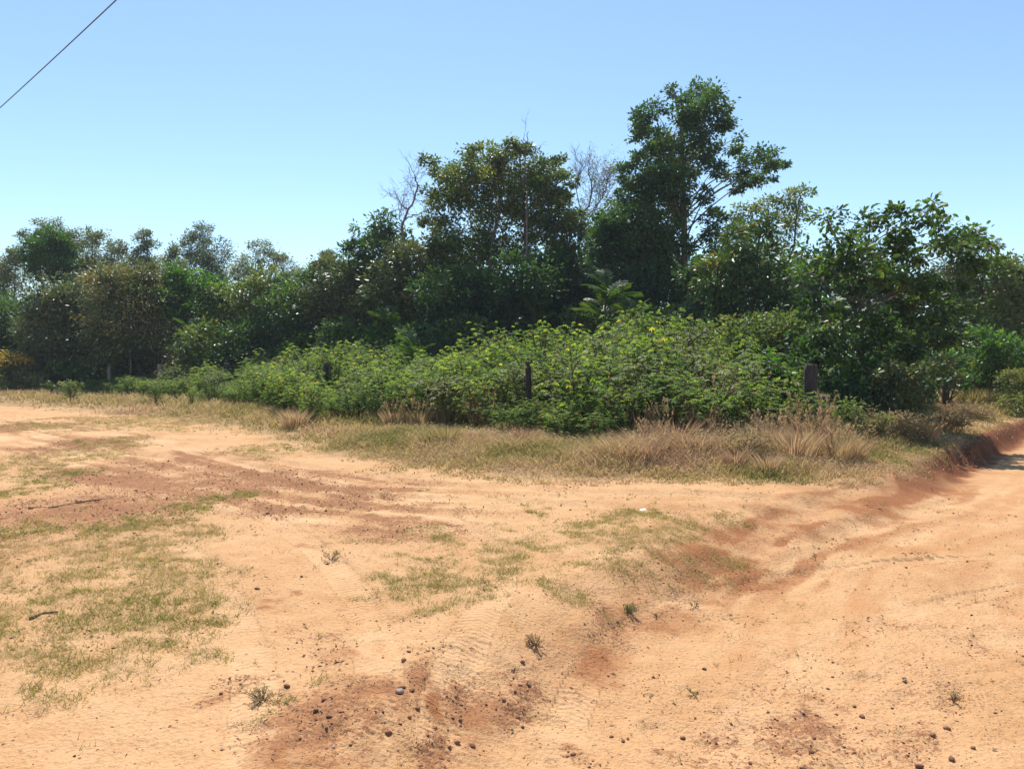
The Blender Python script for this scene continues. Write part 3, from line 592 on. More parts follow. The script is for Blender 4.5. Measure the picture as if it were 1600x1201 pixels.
dead_tree('dead_tree', 'forked leafless dead tree poking above the round dark crown', 35.5, [[(632, 430), (630, 380), (632, 348), (645, 325), (655, 298), (652, 282)], [(634, 345), (650, 335), (665, 330), (680, 332)], [(640, 330), (628, 320), (622, 312)], [(632, 352), (622, 340), (625, 325)]], .07, 3, .8)
dead_tree('bare_tree', 'grey twiggy half bare tree between olive crowns and tallest tree', 40, [[(905, 440), (905, 380), (912, 340), (925, 300), (920, 265)], [(912, 345), (930, 325), (945, 300), (948, 285)], [(910, 340), (900, 300), (905, 260)], [(908, 370), (925, 335), (935, 318)]], .07, 5, 2.2, 900)
dead_tree('dead_snag', 'thin leafless snag sticking out above the olive crowns', 35, [[(822, 330), (821, 260), (822, 235), (825, 212)], [(822, 245), (818, 232), (815, 226)]], .045, 8, .1)

# ------------------------------------------------------------------ understory bushes
def make_bush(name, label, x, D, h, wd, leaf, L, n_blob, cover=2.4, group=None, wl=.5, six=False, top_tint=0, seed=0, cat='bush'):
    rng = np.random.default_rng(500+seed); z0 = float(height(np.array([x]), np.array([D]), False)[0])
    base = np.array([x, D, z0-.03]); root = thing(name, label, cat, tuple(base), group)
    wb = MB(); lf = MB()
    for k in range(n_blob):
        a = rng.uniform(0, 6.28); rr = wd*.5*rng.uniform(.0, .8); zz = h*rng.uniform(.25, .85)
        c = base+np.array([rr*math.cos(a), rr*math.sin(a), zz]); R = min(h*.28, wd*.33)*rng.uniform(.75, 1.25)
        mid = (base+c)/2+np.array([rr*.3*math.cos(a), rr*.3*math.sin(a), 0]); q = np.linspace(0, 1, 5)[:, None]
        wb.tube((1-q)**2*(base+np.array([rng.uniform(-.1, .1), rng.uniform(-.1, .1), 0]))+2*q*(1-q)*mid+q*q*c, np.linspace(min(.03, h*.014), min(.008, h*.006), 5), 4)
        nl = int(cover*math.pi*R*R/(L*L*wl*.55)); P, A, sc = clump_points(c, R, nl, rng, L)
        P[:, 2] = np.maximum(P[:, 2], base[2]+.08)
        tw = min(1, h*.6)
        for s_ in sc: wb.tube([c, (c+s_)/2, s_], [.008*tw, .006*tw, .004*tw], 3, False)
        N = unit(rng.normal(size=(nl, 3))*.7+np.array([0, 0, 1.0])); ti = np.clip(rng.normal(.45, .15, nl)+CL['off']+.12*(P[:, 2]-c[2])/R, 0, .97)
        if top_tint: ti = np.where((rng.random(nl) < top_tint) & (P[:, 2] > c[2]), rng.uniform(.9, 1.08, nl), ti)
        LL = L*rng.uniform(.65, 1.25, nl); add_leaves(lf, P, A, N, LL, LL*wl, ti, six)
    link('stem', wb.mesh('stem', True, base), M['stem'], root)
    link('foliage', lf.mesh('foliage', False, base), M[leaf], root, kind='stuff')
    return root, lf
def bpx(x, D): return (x-800)/FPX*D
S_ = 0
for (x, D, h, wd, lf_, L, nb, lab) in [
    (585, 33, 3.4, 2.6, 'fresh', .22, 8, 'bright green leafy bush at the foot of the brownish tree'),
    (540, 34, 3.0, 2.8, 'fresh', .2, 8, 'fresh green bush where the shrub field meets the dip in the trees'),
    (665, 32, 3.2, 2.2, 'tips', .24, 6, 'shaded bush with yellowing leaves under the olive crowned tree'),
    (460, 36, 3.0, 3.2, 'fresh', .2, 7, 'green bush with lit top under the dark middle trees'),
    (400, 37, 2.9, 3.4, 'weedy', .16, 8, 'pale greyish bush at the top edge of the shrub field'),
    (345, 38, 2.8, 2.8, 'olive', .19, 7, 'olive bush with yellow green leaves beside the pale greyish bush'),
    (310, 39, 2.2, 2.6, 'dark', .18, 6, 'low dark bush right of the bright palm sapling'),
    (150, 41, 2.2, 3.2, 'dark', .18, 6, 'low dark bush left of the bright palm sapling'),
    (122, 39.5, 1.3, 1.7, 'fresh', .15, 6, 'small fresh bush between the far fence posts'),
    (30, 37.6, 1.0, 2.8, 'weedy', .15, 9, 'pale green rounded bush below the yellow flowers'),
    (-60, 42, 2.0, 4, 'weedy', .15, 8, 'pale bush beside the left road past the flowers'),
    (1545, 25, 2.5, 2.4, 'fresh', .17, 8, 'bright green bush beside the right fence post'),
    (1525, 26, 1.9, 2.2, 'weedy', .13, 8, 'pale yellow green bush right behind the right fence post'),
    (1600, 26, 2.3, 2.6, 'fresh', .17, 8, 'bright green bush at the edge of the right track'),
    (1690, 27, 2.4, 3, 'olive', .17, 8, 'olive bush farther along the right fence'),
    (1590, 22.5, 1.3, 2.4, 'weedy', .1, 9, 'low pale bush behind the yellow grass by the right road'),
    (1480, 27.5, 2.4, 2.6, 'olive', .17, 8, 'olive bush behind the lone right fence post'),
    (1440, 24, 2.2, 2.4, 'fresh', .17, 8, 'green bush in the gap left of the lone right post'),
    (1560, 29, 2.6, 3.0, 'dark', .18, 8, 'dark bush under the loose right road tree'),
    (1390, 21.5, 2.6, 3.2, 'dark', .19, 9, 'shaded bush filling the gap behind the broadleaf tree'),
    (1405, 22.5, 2.4, 2.4, 'olive', .19, 8, 'olive bush behind the broadleaf tree and its fence wire'),
    (1205, 16.2, 1.7, 1.3, 'fresh', .16, 7, 'fresh green bush touching the corner post'),
    (1330, 13.9, .85, 1.0, 'weedy', .09, 8, 'small pale sprawling shrub in front of the corner post'),
    (1400, 15.6, 1.5, 1.9, 'brownish', .12, 8, 'low dark bush under the broadleaf tree'),
    (1330, 15.8, 1.4, 1.6, 'dark', .13, 7, 'dark low bush just behind the corner post'),
    (1170, 20.5, 3.0, 2.2, 'weedy', .14, 9, 'tall pale drooping shrub at the right end of the shrub field'),
    (1230, 21, 2.9, 2.4, 'olive', .15, 8, 'olive shrub between shrub field and broadleaf tree'),
]:
    S_ += 1; make_bush('bush', lab, bpx(x, D), D, h, wd, lf_, L, nb, seed=S_, top_tint=.03)
M['drybush'] = leaf_mat('leaf_dry_brown', [(0, (.16, .12, .06)), (.4, (.3, .22, .12)), (.8, (.42, .32, .18)), (1, (.3, .32, .1))], .7, .45, (1.1, 1.05, .9), .15)
for (px, py, h, wd, lab) in [(1160, 722, .5, 1.0, 'dry brown weed bush below the short plumed tussock'),
        (1350, 695, .6, 1.2, 'tall dry brown weed bush under the broadleaf tree'), (1420, 692, .5, 1.3, 'grey brown weed bush on the bank below the broadleaf tree'), (1470, 672, .5, 1.4, 'grey brown weed bush on the bank facing the fence post'), (1525, 655, .5, 1.4, 'grey brown weed bush on the bank past the fence post'), (1590, 642, .5, 1.6, 'grey brown weed bush at the far crest of the bank')]:
    S_ += 1; x_, D_ = gp(px, py, .08); make_bush('dry_bush', lab, x_, D_, h, wd, 'drybush', .045+.0012*D_, 11, 2.6, seed=S_, wl=.4)
for k in range(30):
    x = -90+k*46+RNG.uniform(-14, 14); D = 30.5+RNG.uniform(-.5, 3)+min(10, max(0, (700-x)*.018))
    S_ += 1; make_bush('understory_bush', 'shaded dark bush under the trees behind the shrub field', bpx(x, D), D, RNG.uniform(2.6, 4.2), RNG.uniform(2.6, 3.4), 'dark' if k % 3 else 'olive', .2, 7, seed=S_, group='shaded bushes under the trees', cover=2.2)
# yellow flowering bush at far left
rt, _ = make_bush('flowering_bush', 'bush topped with yellow orange flowers beside the far fence posts', bpx(14, 38.2), 38.2, 1.75, 2.6, 'weedy', .15, 9, seed=99)
fb = MB(); n = 800; a = RNG.uniform(0, 6.28, n); rr = 1.15*np.sqrt(RNG.random(n)); P = np.stack([rr*np.cos(a), rr*np.sin(a), 1.4+.4*(1-(rr/1.4)**2)+RNG.normal(0, .13, n)], 1)
add_leaves(fb, P, RNG.normal(size=(n, 3)), RNG.normal(size=(n, 3))+[0, 0, 1], .12, .1, np.clip(RNG.normal(.6, .25, n), 0, 1))
link('flower_heads', fb.mesh('flower_heads'), M['flower'], rt, kind='stuff')

# ------------------------------------------------------------------ palm saplings
def frond_mesh(L, nl, up, rng):
    mb = MB(); t = np.linspace(0, 1, 9); P = np.stack([0*t, L*(t*.85), L*(up*t-.75*up*t*t*1.1)], 1)
    mb.tube(P, np.linspace(.012, .004, 9), 3, False, .4)
    tt = np.linspace(.2, 1, nl); C = np.stack([np.interp(tt, t, P[:, k]) for k in range(3)], 1); ax = unit(np.gradient(C, axis=0))
    for s in (-1, 1):
        A = ax*.55+np.array([[s, 0, 0]])+np.array([[0, 0, -.25]])+rng.normal(size=(nl, 3))*.06
        LL = L*.34*np.sin(np.pi*(.15+.8*(1-tt)*.9+.05)); add_leaves(mb, C, A, np.tile([[0, 0, 1.]], (nl, 1)), LL, .05*L+0*LL, np.clip(rng.normal(.55, .15, nl), 0, 1), fold=.25)
    return mb.mesh('frond')
rngp = np.random.default_rng(21)
FR = [frond_mesh(1.0, 15, u, rngp) for u in (.9, .6, .35)]
for f in FR: f.materials.append(M['frond'])
def palm(label, px, D, top, n, size, stem_h, name='palm_sapling'):
    x = bpx(px, D); z0 = float(height(np.array([x]), np.array([D]), False)[0]); ztop = CAM_H+(HOR-top)/FPX*D
    hs = max(.15, ztop-z0-size*.55)
    root = thing(name, label, 'palm', (x, D, z0-.03))
    mb = MB(); mb.tube([[0, 0, 0], [.02, 0, hs*.5], [0, .01, hs]], [.06, .05, .04], 7); link('stem', mb.mesh('stem', True), M['stem'], root)
    for k in range(n):
        o = link('frond', FR[k % 3], None, root, (0, 0, hs*(1-.55*(k/n)**1.5))); s = size*rngp.uniform(.8, 1.15); o.scale = (s, s, s)
        o.rotation_euler = (rngp.uniform(.7, 1.15) if k % 3 == 0 else rngp.uniform(.15, .8), rngp.normal(0, .15), k*2.4+rngp.uniform(-.3, .3))
palm('bright young palm standing out against the dark left trees', 204, 37.5, 524, 15, 1.05, .6)
palm('tall bright palm sapling at the foot of the tallest tree', 945, 28, 432, 24, 1.35, 2)
palm('dim palm sapling in the shade below the olive yellow tree', 835, 31, 452, 20, 1.2, 2)
palm('lit palm sapling beside the bright green leafy bush', 610, 31.5, 488, 13, 1.1, 1)
palm('low palm sapling peeking over the shrub field', 645, 28.5, 528, 11, 1.1, 1)
palm('lush palm sapling next to the tall bright one', 985, 28.5, 470, 20, 1.2, 1.5)
palm('small palm sapling beneath the left bright green tree', 300, 37, 500, 12, 1.1, 1)
palm('tiny palm seedling in the dry grass before the far posts', 80, 35, 598, 10, .5, .1)

# ------------------------------------------------------------------ field of shrubs
def cassava_proto(idx, leaf):
    rng = np.random.default_rng(300+idx); wb = MB(); lf = MB()
    ns = rng.integers(3, 6)
    for s in range(ns):
        a = rng.uniform(0, 6.28); lean = rng.uniform(.08, .38); h = rng.uniform(.72, 1.0)
        b0 = np.array([rng.uniform(-.06, .06), rng.uniform(-.06, .06), 0]); q = np.linspace(0, 1, 6)
        P = np.stack([b0[0]+lean*math.cos(a)*q**1.4, b0[1]+lean*math.sin(a)*q**1.4, h*.93*q], 1)
        wb.tube(P, np.linspace(.014, .006, 6), 4)
        forks = [P[-1]]
        for f in range(6):
            z = rng.uniform(.22, .86); st = np.array([np.interp(z, q, P[:, k]) for k in range(3)])
            e = st+np.array([*(rng.normal(size=2)*.17), rng.uniform(.06, .2)]); wb.tube([st, (st+e)/2+[0, 0, .02], e], [.008, .006, .004], 3, False); forks.append(e)
        for fk in forks:
            m = rng.integers(12, 18); aa = rng.uniform(0, 6.28, m); el_ = rng.uniform(-.2, .9, m)
            dirs = np.stack([np.cos(aa)*np.cos(el_), np.sin(aa)*np.cos(el_), np.sin(el_)], 1)
            st = fk+np.stack([0*aa, 0*aa, rng.uniform(-.16, .02, m)], 1); tip = st+dirs*rng.uniform(.06, .13, m)[:, None]
            for u in range(m):
                k5 = 5; fan = np.linspace(-1.2, 1.2, k5); hz = math.atan2(dirs[u, 1], dirs[u, 0])+fan
                A = np.stack([np.cos(hz), np.sin(hz), np.full(k5, rng.uniform(-.9, -.15))+.0*fan], 1)
                N = unit(np.array([[0, 0, 1.]])+rng.normal(size=(k5, 3))*.25); LL = rng.uniform(.05, .08)*(1-.28*np.abs(fan)/1.2)
                tv = np.clip(rng.normal(.42, .2)+.25*(tip[u, 2]-.5)+(.4 if rng.random() < .02 else 0), 0, 1)
                add_leaves(lf, np.repeat(tip[u][None], k5, 0), A, N, LL, LL*.34, np.full(k5, tv), fold=.2)
    root = thing('field_shrub', 'leafy green shrub in the dense field behind the fence', 'shrub', (0, 0, 0), 'green shrubs crowding the fenced field')
    link('stem', wb.mesh('stem', True), M['stem'], root); link('foliage', lf.mesh('foliage'), M[leaf], root, kind='stuff')
    return root
protos = [cassava_proto(i, 'cassava') for i in range(6)]
pale_protos = [cassava_proto(20+i, 'weedy') for i in range(3)]
for p in pale_protos:
    p['label'] = 'pale yellowish shrub with thin brown stems among the green field shrubs'; p['group'] = 'pale shrubs mixed into the field'; p.name = 'pale_field_shrub'
FRONT = [(-27, 40), (-22.5, 37.2), (-18.4, 34.6), (-14.7, 31.6), (-12.4, 30.6), (-10.6, 28), (-7.4, 23), (-5.3, 19.6), (-2.7, 18.2), (-.3, 15.8), (.7, 13.5), (2.2, 13.1), (4.4, 13.7), (5.6, 15.8)]
BACKX = [400, 560, 700, 800, 950, 1100, 1230]
hx = [150, 220, 300, 420, 560, 690, 800, 900, 1000, 1080, 1180, 1260]; hh = [1.0, 1.45, 1.85, 2.1, 2.2, 2.15, 2.3, 2.45, 2.6, 2.6, 2.3, 1.8]
pts = []; tries = 0
rc = np.random.default_rng(77)
while len(pts) < 390 and tries < 90000:
    tries += 1
    D = math.sqrt(rc.uniform(13.0**2, 40.5**2)); px = rc.uniform(140, 1250); x = bpx(px, D)
    fy = np.interp(x, [p[0] for p in FRONT], [p[1] for p in FRONT])
    back = np.interp(px, [120, 400, 560, 700, 800, 950, 1100, 1250], [42, 37, 32, 30, 29, 27.5, 25.5, 20])
    if D < fy+rc.uniform(0, .5) or D > back: continue
    mind = .62 if D < fy+3 else .85
    if D > fy+5 and D > 22: mind = 1.05
    if any((x-a)**2+(D-b)**2 < mind*mind for a, b, _ in pts): continue
    if abs(px-1262) < 75 and D < 15.6: continue
    if abs(px-828) < 22 and D < 16.6: continue
    pts.append((x, D, px))
used = set()
for x, D, px in pts:
    hgt = np.interp(px, hx, hh)*rc.uniform(.72, 1.2)
    fy = np.interp(x, [p[0] for p in FRONT], [p[1] for p in FRONT])
    rampl = np.interp(px, [600, 900], [8.0, 4.5]); lo = np.interp(px, [300, 600, 900], [.62, .55, .55])
    hgt *= lo+(1-lo)*sstep(-.5, rampl, D-fy)
    for pp, pd in ((828, 16.6), (357, 33.8), (250, 36.8), (172, 38.8), (509, 27.9)):
        if abs(px-pp) < (950 if pp == 828 else 650)/D and D < pd: hgt = min(hgt, .7)
    pale = rc.random() < (.3 if px > 760 else .12)
    pr = random.choice(pale_protos if pale else protos)
    z0 = float(height(np.array([x]), np.array([D]), False)[0])-.03
    wd = np.clip(hgt, 1.1, 1.9)*rc.uniform(.95, 1.2); loc = (x, D, z0); rz = rc.uniform(0, 6.28); sc = (wd, wd, hgt)
    if id(pr) not in used:
        used.add(id(pr)); pr.location = loc; pr.rotation_euler = (0, 0, rz); pr.scale = sc
    else: copy_tree(pr, loc, rz, sc)
# stray seedling shrubs in the verge
for (px, py, hgt, lab) in [(245, 637, 1.0, 'lone green shrub growing out of the dry grass by the left road'), (300, 640, .9, 'small bright green shrub spilling onto the dry grass'), (110, 632, .9, 'low green shrub in front of the far fence posts'), (488, 668, 1.1, 'green shrub with shaded foot at the field edge'), (880, 690, .85, 'dark green drooping shrub jutting out into the dry grass'), (830, 690, .8, 'small dark green shrub in front of the middle post'), (395, 640, .8, 'low yellow green shrub at the foot of the left post'), (1247, 703, 1.05, 'green shrub half hiding the corner post from its left'), (1290, 706, .75, 'small green shrub at the right foot of the corner post'), (935, 708, .8, 'low green shrub poking out in front of the field near the largest tussock')]:
    x, D = gp(px, py); pr = random.choice(protos); z0 = float(height(np.array([x]), np.array([D]), False)[0])-.03
    s = copy_tree(pr, (x, D, z0), rc.uniform(0, 6.28), (hgt*1.15, hgt*1.15, hgt), lab); s.name = 'field_shrub'
    del s['group']

# ------------------------------------------------------------------ fence
def post_mesh(h, wd, seed, slant=.03):
    rng = np.random.default_rng(seed); sides = 10; lev = np.array([0, .2, .45, .7, .92, 1.0]); mb = MB(); V = []
    a = np.linspace(0, 2*math.pi, sides, endpoint=False); shape = 1+rng.normal(size=sides)*.08; sq = 1/np.maximum(abs(np.cos(a)), abs(np.sin(a)))**.6
    for l in lev:
        r = wd/2*shape*sq*(1+rng.normal(size=sides)*.03)*(.96 if l < 1 else .8); z = l*h+(rng.normal(size=sides)*.015*h*.4 if l == 1 else 0)
        V.append(np.stack([r*np.cos(a)+slant*l*h*rng.uniform(.8, 1.2), r*np.sin(a), z+0*a], 1))
    V = np.concatenate(V); n = len(lev); i = np.arange(n-1)[:, None]*sides; j = np.arange(sides)[None]; j2 = (j+1) % sides
    F4 = np.stack([i+j, i+j2, i+sides+j2, i+sides+j], -1).reshape(-1, 4); V = np.concatenate([V, [V[-sides:].mean(0)]]); j = np.arange(sides)
    mb.add(V, np.stack([(n-1)*sides+j, (n-1)*sides+(j+1) % sides, np.full(sides, n*sides)], -1), F4); return mb.mesh('post')
def gz(x, y): return float(height(np.array([x]), np.array([y]), False)[0])
corner = (5.7, 14.6)
LP = [(0.385, 16.4, .13, 1.5, 'wood'), (-6.7, 27.6, .19, 1.5, 'wood'), (-12.45, 33.5, .22, 1.45, 'wood'), (-16.7, 36.5, .2, 1.35, 'woodp'), (-20.2, 38.5, .2, 1.3, 'woodp'), (-22.7, 39.6, .2, 1.28, 'wood'), (-25.1, 40.6, .2, 1.25, 'woodp')]
fr = thing('wire_fence', 'wire fence on weathered wooden posts along the left dirt road', 'fence', (-12.45, 33.5, 0))
tops = [(corner[0], corner[1], gz(*corner))]
for k, (x, y, wd, h, m) in enumerate(LP):
    z = gz(x, y); link('post', post_mesh(h+.1, wd, 40+k, random.uniform(-.04, .04)), M[m], fr, (x+12.45, y-33.5, z-.1)); tops.append((x, y, z))
def wires(par, org, tops, hs, r=.0028):
    for h in hs:
        mb = MB()
        for a, b in zip(tops[:-1], tops[1:]):
            t = np.linspace(0, 1, 9); a = np.array(a); b = np.array(b); P = np.outer(1-t, a)+np.outer(t, b); P[:, 2] += h-.06*4*t*(1-t)*random.uniform(.4, 1.2)
            mb.tube(P, r, 4)
        link('wire', mb.mesh('wire', False, org), M['wire'], par)
wires(fr, (-12.45, 33.5, 0), [(-28.5, 42.2, gz(-28.5, 42.2))]+tops[::-1], (.45, .8, 1.12))
RP = [(14.1, 25.0, .2, 1.6, 'wood'), (21.5, 34.5, .2, 1.5, 'wood')]
f2 = thing('wire_fence', 'wire fence with a lone dark post along the right dirt road', 'fence', (14.1, 25, 0))
tops2 = [(corner[0], corner[1], gz(*corner))]
for k, (x, y, wd, h, m) in enumerate(RP):
    z = gz(x, y); link('post', post_mesh(h+.1, wd, 60+k), M[m], f2, (x-14.1, y-25, z-.1)); tops2.append((x, y, z))
wires(f2, (14.1, 25, 0), tops2, (.45, .8, 1.12))
cp = link('corner_post', post_mesh(1.54, .25, 71, -.01), M['wood'], loc=(corner[0], corner[1], gz(*corner)-.1)); tag(cp, 'thick weathered wooden corner post half sunk in grass and shrubs', 'post')
cp.scale = (1, .8, 1)

# ------------------------------------------------------------------ grasses
def scatter(n, xr, yr, dens):
    """rejection sampled ground points with probability dens(x, y)"""
    x = RNG.uniform(*xr, n); y = RNG.uniform(*yr, n); k = RNG.random(n) < dens(x, y); return x[k], y[k]
# low green and straw mats on the dirt
gm = MB()
tot = 0
for xr, yr, n in (((-7, 4.5), (2.6, 9.5), 120000), ((-16, 1), (9.5, 24), 90000)):
    x, y = scatter(n, xr, yr, lambda a, b: np.clip(grass_mask(a, b)*.85+.006, 0, 1))
    near = np.hypot(x, y)
    vis = np.abs(x/np.maximum(y, .1)) < .85; x, y, near = x[vis], y[vis], near[vis]
    nb = 7; sp = np.repeat(RNG.uniform(.008, .035, len(x)), nb); X = np.repeat(x, nb)+RNG.normal(0, 1, len(x)*nb)*sp; Y = np.repeat(y, nb)+RNG.normal(0, 1, len(x)*nb)*sp; Z = height(X, Y)-.004
    a = RNG.uniform(0, 6.28, len(X)); A = np.stack([np.cos(a), np.sin(a), 0*a], 1)
    cl = np.repeat(fbm(x, y, 2.2, 201), nb); L = RNG.uniform(.5, 1.2, len(X))*(.5+cl)*np.repeat(np.clip(RNG.lognormal(-3.75, .45, len(x)), .012, .07), nb); W = np.where(np.repeat(near, nb) < 8, .005, .009)
    gcol = np.clip(.56+(fbm(X, Y, .8, 203)-.5)*1.4+RNG.normal(0, .2, len(X))+np.repeat(RNG.normal(0, .2, len(x)), nb), 0, 1)
    add_tris(gm, np.stack([X, Y, Z], 1), A, L, W, gcol); tot += len(X)
g = link('grass', gm.mesh('grass'), M['short'], kind='stuff'); tag(g, 'low patchy green and straw grass growing on the sandy dirt', 'grass')
# verge: dry tangled grass between dirt and shrubs
def verge_tall(x, y): return sstep(.0, 1.6, verge_d(x, y)+(fbm(x, y, .8, 211)-.5)*1.3)
vm = MB()
for xr, yr, n, nb, Wb in (((-3.5, 9), (9.8, 15.5), 26000, 4, .011), ((-14, 16), (14, 24), 18000, 4, .019), ((-30, 22), (23, 42), 14000, 4, .034)):
    def dens(a, b):
        v = verge_d(a, b); fyy = np.interp(a, [p[0] for p in FRONT], [p[1] for p in FRONT])
        ed, _ = edge_d(a, b); return sstep(-.5, .6, v+(fbm(a, b, 1.7, 213)-.5)*1.6)*np.where(a > 5.2, 1, sstep(3.0, 1.0, b-fyy))*sstep(.12, -.22, ed+(fbm(a, b, 3, 131)-.5)*.4)*(np.abs(a/np.maximum(b, .1)) < .78)*np.where(a > 5.6, sstep(9, 4, v), 1)
    x, y = scatter(n, xr, yr, dens)
    X = np.repeat(x, nb)+RNG.normal(0, .05, len(x)*nb); Y = np.repeat(y, nb)+RNG.normal(0, .05, len(x)*nb); Z = height(X, Y, False)-.01
    vt = verge_tall(X, Y); cl = fbm(X, Y, 1.5, 217)
    a = RNG.uniform(0, 6.28, len(X)); A = np.stack([np.cos(a), np.sin(a), 0*a], 1)
    tall = sstep(.3, 2.2, X)*sstep(17.5, 15, Y)*sstep(.45, 1, vt)
    L = (.03+.22*vt*(.2+1.2*cl)+.24*tall*sstep(.45, .62, fbm(X, Y, 1.1, 221)))*RNG.uniform(.5, 1.2, len(X))
    tin = np.clip(.5+.18*tall+(fbm(X, Y, .9, 219)-.5)*1.5+RNG.normal(0, .17, len(X)), 0, 1)
    add_blades(vm, np.stack([X, Y, Z], 1), A, L, Wb, tin, .9)
    k = RNG.random(len(X)) < .6; nk = int(k.sum()); LL = (.022+Wb*1.3)*RNG.uniform(.7, 1.4, nk)
    C = np.stack([X[k], Y[k], Z[k]], 1)+A[k]*.05+np.stack([0*X[k], 0*X[k], L[k]*RNG.uniform(.2, 1.1, nk)], 1)
    add_leaves(vm, C, RNG.normal(size=(nk, 3)), RNG.normal(size=(nk, 3))+[0, 0, 1], LL, LL*.5, np.clip(tin[k]+RNG.normal(0, .15, nk), 0, 1))
g = link('dry_grass', vm.mesh('dry_grass'), M['dry'], kind='stuff'); tag(g, 'tangled dry straw coloured grass on the verge before the shrubs', 'grass')

# plumed tussocks
def tussock_proto(i, plume, h, tb):
    rng = np.random.default_rng(800+i); mb = MB(); n = 420; a = rng.uniform(0, 6.28, n); A = np.stack([np.cos(a), np.sin(a), 0*a], 1)
    r = rng.uniform(0, .22, n)**1.0; B = np.stack([r*np.cos(a), r*np.sin(a), 0*a], 1)
    global RNG
    add_blades(mb, B, A, h*rng.uniform(.45, 1, n), .011, np.clip(rng.normal(tb, .18, n), 0, 1), .55)
    root = thing('grass_tussock', 'dry grass tussock on the verge', 'grass', (0, 0, 0)); link('blades', mb.mesh('blades'), M['dry'], root, kind='stuff')
    if plume:
        pm = MB(); k = plume
        for j in range(k):
            a = rng.uniform(0, 6.28); ln_ = rng.uniform(.15, .5); hh_ = h*rng.uniform(1.0, 1.45); t = np.linspace(0, 1, 5)
            P = np.stack([.1*math.cos(a)+ln_*h*math.cos(a)*t**1.8, .1*math.sin(a)+ln_*h*math.sin(a)*t**1.8, hh_*t], 1); pm.tube(P, np.linspace(.004, .003, 5), 3, False, .3)
            m = 26; q = rng.uniform(.72, 1.0, m); C = np.stack([np.interp(q, t, P[:, c]) for c in range(3)], 1); ax = unit(P[-1]-P[-2])
            add_leaves(pm, C, ax+rng.normal(size=(m, 3))*.35, rng.normal(size=(m, 3)), .055, .016, np.clip(rng.normal(.55, .2, m), 0, 1))
        link('seed_heads', pm.mesh('seed_heads'), M['plume'], root, kind='stuff')
    return root
tp = [tussock_proto(0, 34, .62, .6), tussock_proto(1, 16, .5, .75), tussock_proto(2, 0, .45, .95), tussock_proto(3, 0, .5, .25)]
TU = [(0, 1045, 704, 1.05, 'largest pale plumed grass tussock standing in the brown verge'), (0, 1005, 700, .85, 'plumed tussock leaning against the largest plumed tussock'), (1, 1180, 700, 1.05, 'plumed brown tussock between largest tussock and corner post'), (1, 1130, 712, .85, 'short plumed tussock right of the largest tussock'), (1, 1235, 705, .9, 'plumed tussock at the foot of the corner post'), (1, 1290, 705, .85, 'plumed tussock right of the corner post'),
      (1, 700, 668, 1.5, 'tall reddish brown plumed tussock against the green field shrubs'), (1, 615, 668, 1.0, 'pale plumed tussock left of the tall reddish brown one'), (1, 655, 670, 1.0, 'plumed tussock between two taller plumed tussocks at field edge'), (2, 460, 668, 1.2, 'reddish brown grass clump at the field edge by the left road'), (2, 1090, 720, 1.1, 'dark brown grass clump under the plumed tussocks'),
      (3, 700, 700, .9, 'yellow green grass tuft in the middle of the dry verge'), (3, 675, 700, .8, 'yellow green grass tuft beside another in the dry verge'), (2, 1200, 735, .8, 'brown grass clump close to the sandy junction'), (2, 1330, 720, 1.0, 'brown grass clump below the broadleaf tree'), (1, 1480, 668, .9, 'plumed tussock on top of the eroded right bank'), (2, 1440, 690, 1.1, 'brown grass clump on top of the eroded right bank'),
      (0, 1100, 706, .9, 'pale plumed tussock filling the gap beside the largest tussock'), (1, 1210, 712, 1.1, 'reddish plumed tussock left of the corner post foot'), (1, 1265, 716, 1.15, 'reddish plumed tussock hiding the corner post foot'), (1, 1310, 722, 1.0, 'reddish plumed tussock below the small pale sprawling shrub'), (2, 1060, 712, 1.5, 'dark brown skirt of grass below the largest plumed tussock'), (2, 1240, 722, 1.3, 'dark brown grass clump below the reddish plumed tussocks'), (0, 1020, 715, .75, 'short pale plumed tussock before the largest tussock'), (1, 985, 690, 1.7, 'tall brown plumed stalks before the pale shrubs'), (1, 1120, 690, 1.75, 'tall brown plumed stalks beside the pale plumed tussock'), (1, 1165, 682, 1.8, 'tall brown plumed stalks against the right end of the field'), (1, 1075, 682, 1.7, 'tall brown plumed stalks behind the largest tussock'), (1, 760, 672, 1.5, 'brown plumed stalks between reddish tussock and the middle post'), (1, 1268, 700, 1.35, 'tall plumed stalks rising right before the corner post'), (3, 1520, 640, 1.5, 'tall yellow green grass clump left of the right track grass'), (3, 1545, 640, 1.5, 'tall yellow green grass clump by the right fence post'), (3, 1590, 636, 1.6, 'tall yellow green grass clump at the right track'), (2, 820, 700, .9, 'brown clump beside the small dark green shrub'), (2, 950, 700, 1.0, 'brown grass clump beside the drooping dark green shrub'), (1, 860, 680, 1.0, 'plumed tussock behind the drooping dark green shrub'), (2, 1150, 730, .8, 'low brown clump below the short plumed tussock')]
done = set()
for i, px, py, s, lab in TU:
    x, D = gp(px, py, .08); loc = (x, D, gz(x, D)-.02); rz = random.uniform(0, 6.28)
    if i not in done:
        done.add(i); r = tp[i]; r.location = loc; r.rotation_euler = (0, 0, rz); r.scale = (s, s, s); r['label'] = lab
    else: copy_tree(tp[i], loc, rz, s, lab)
    
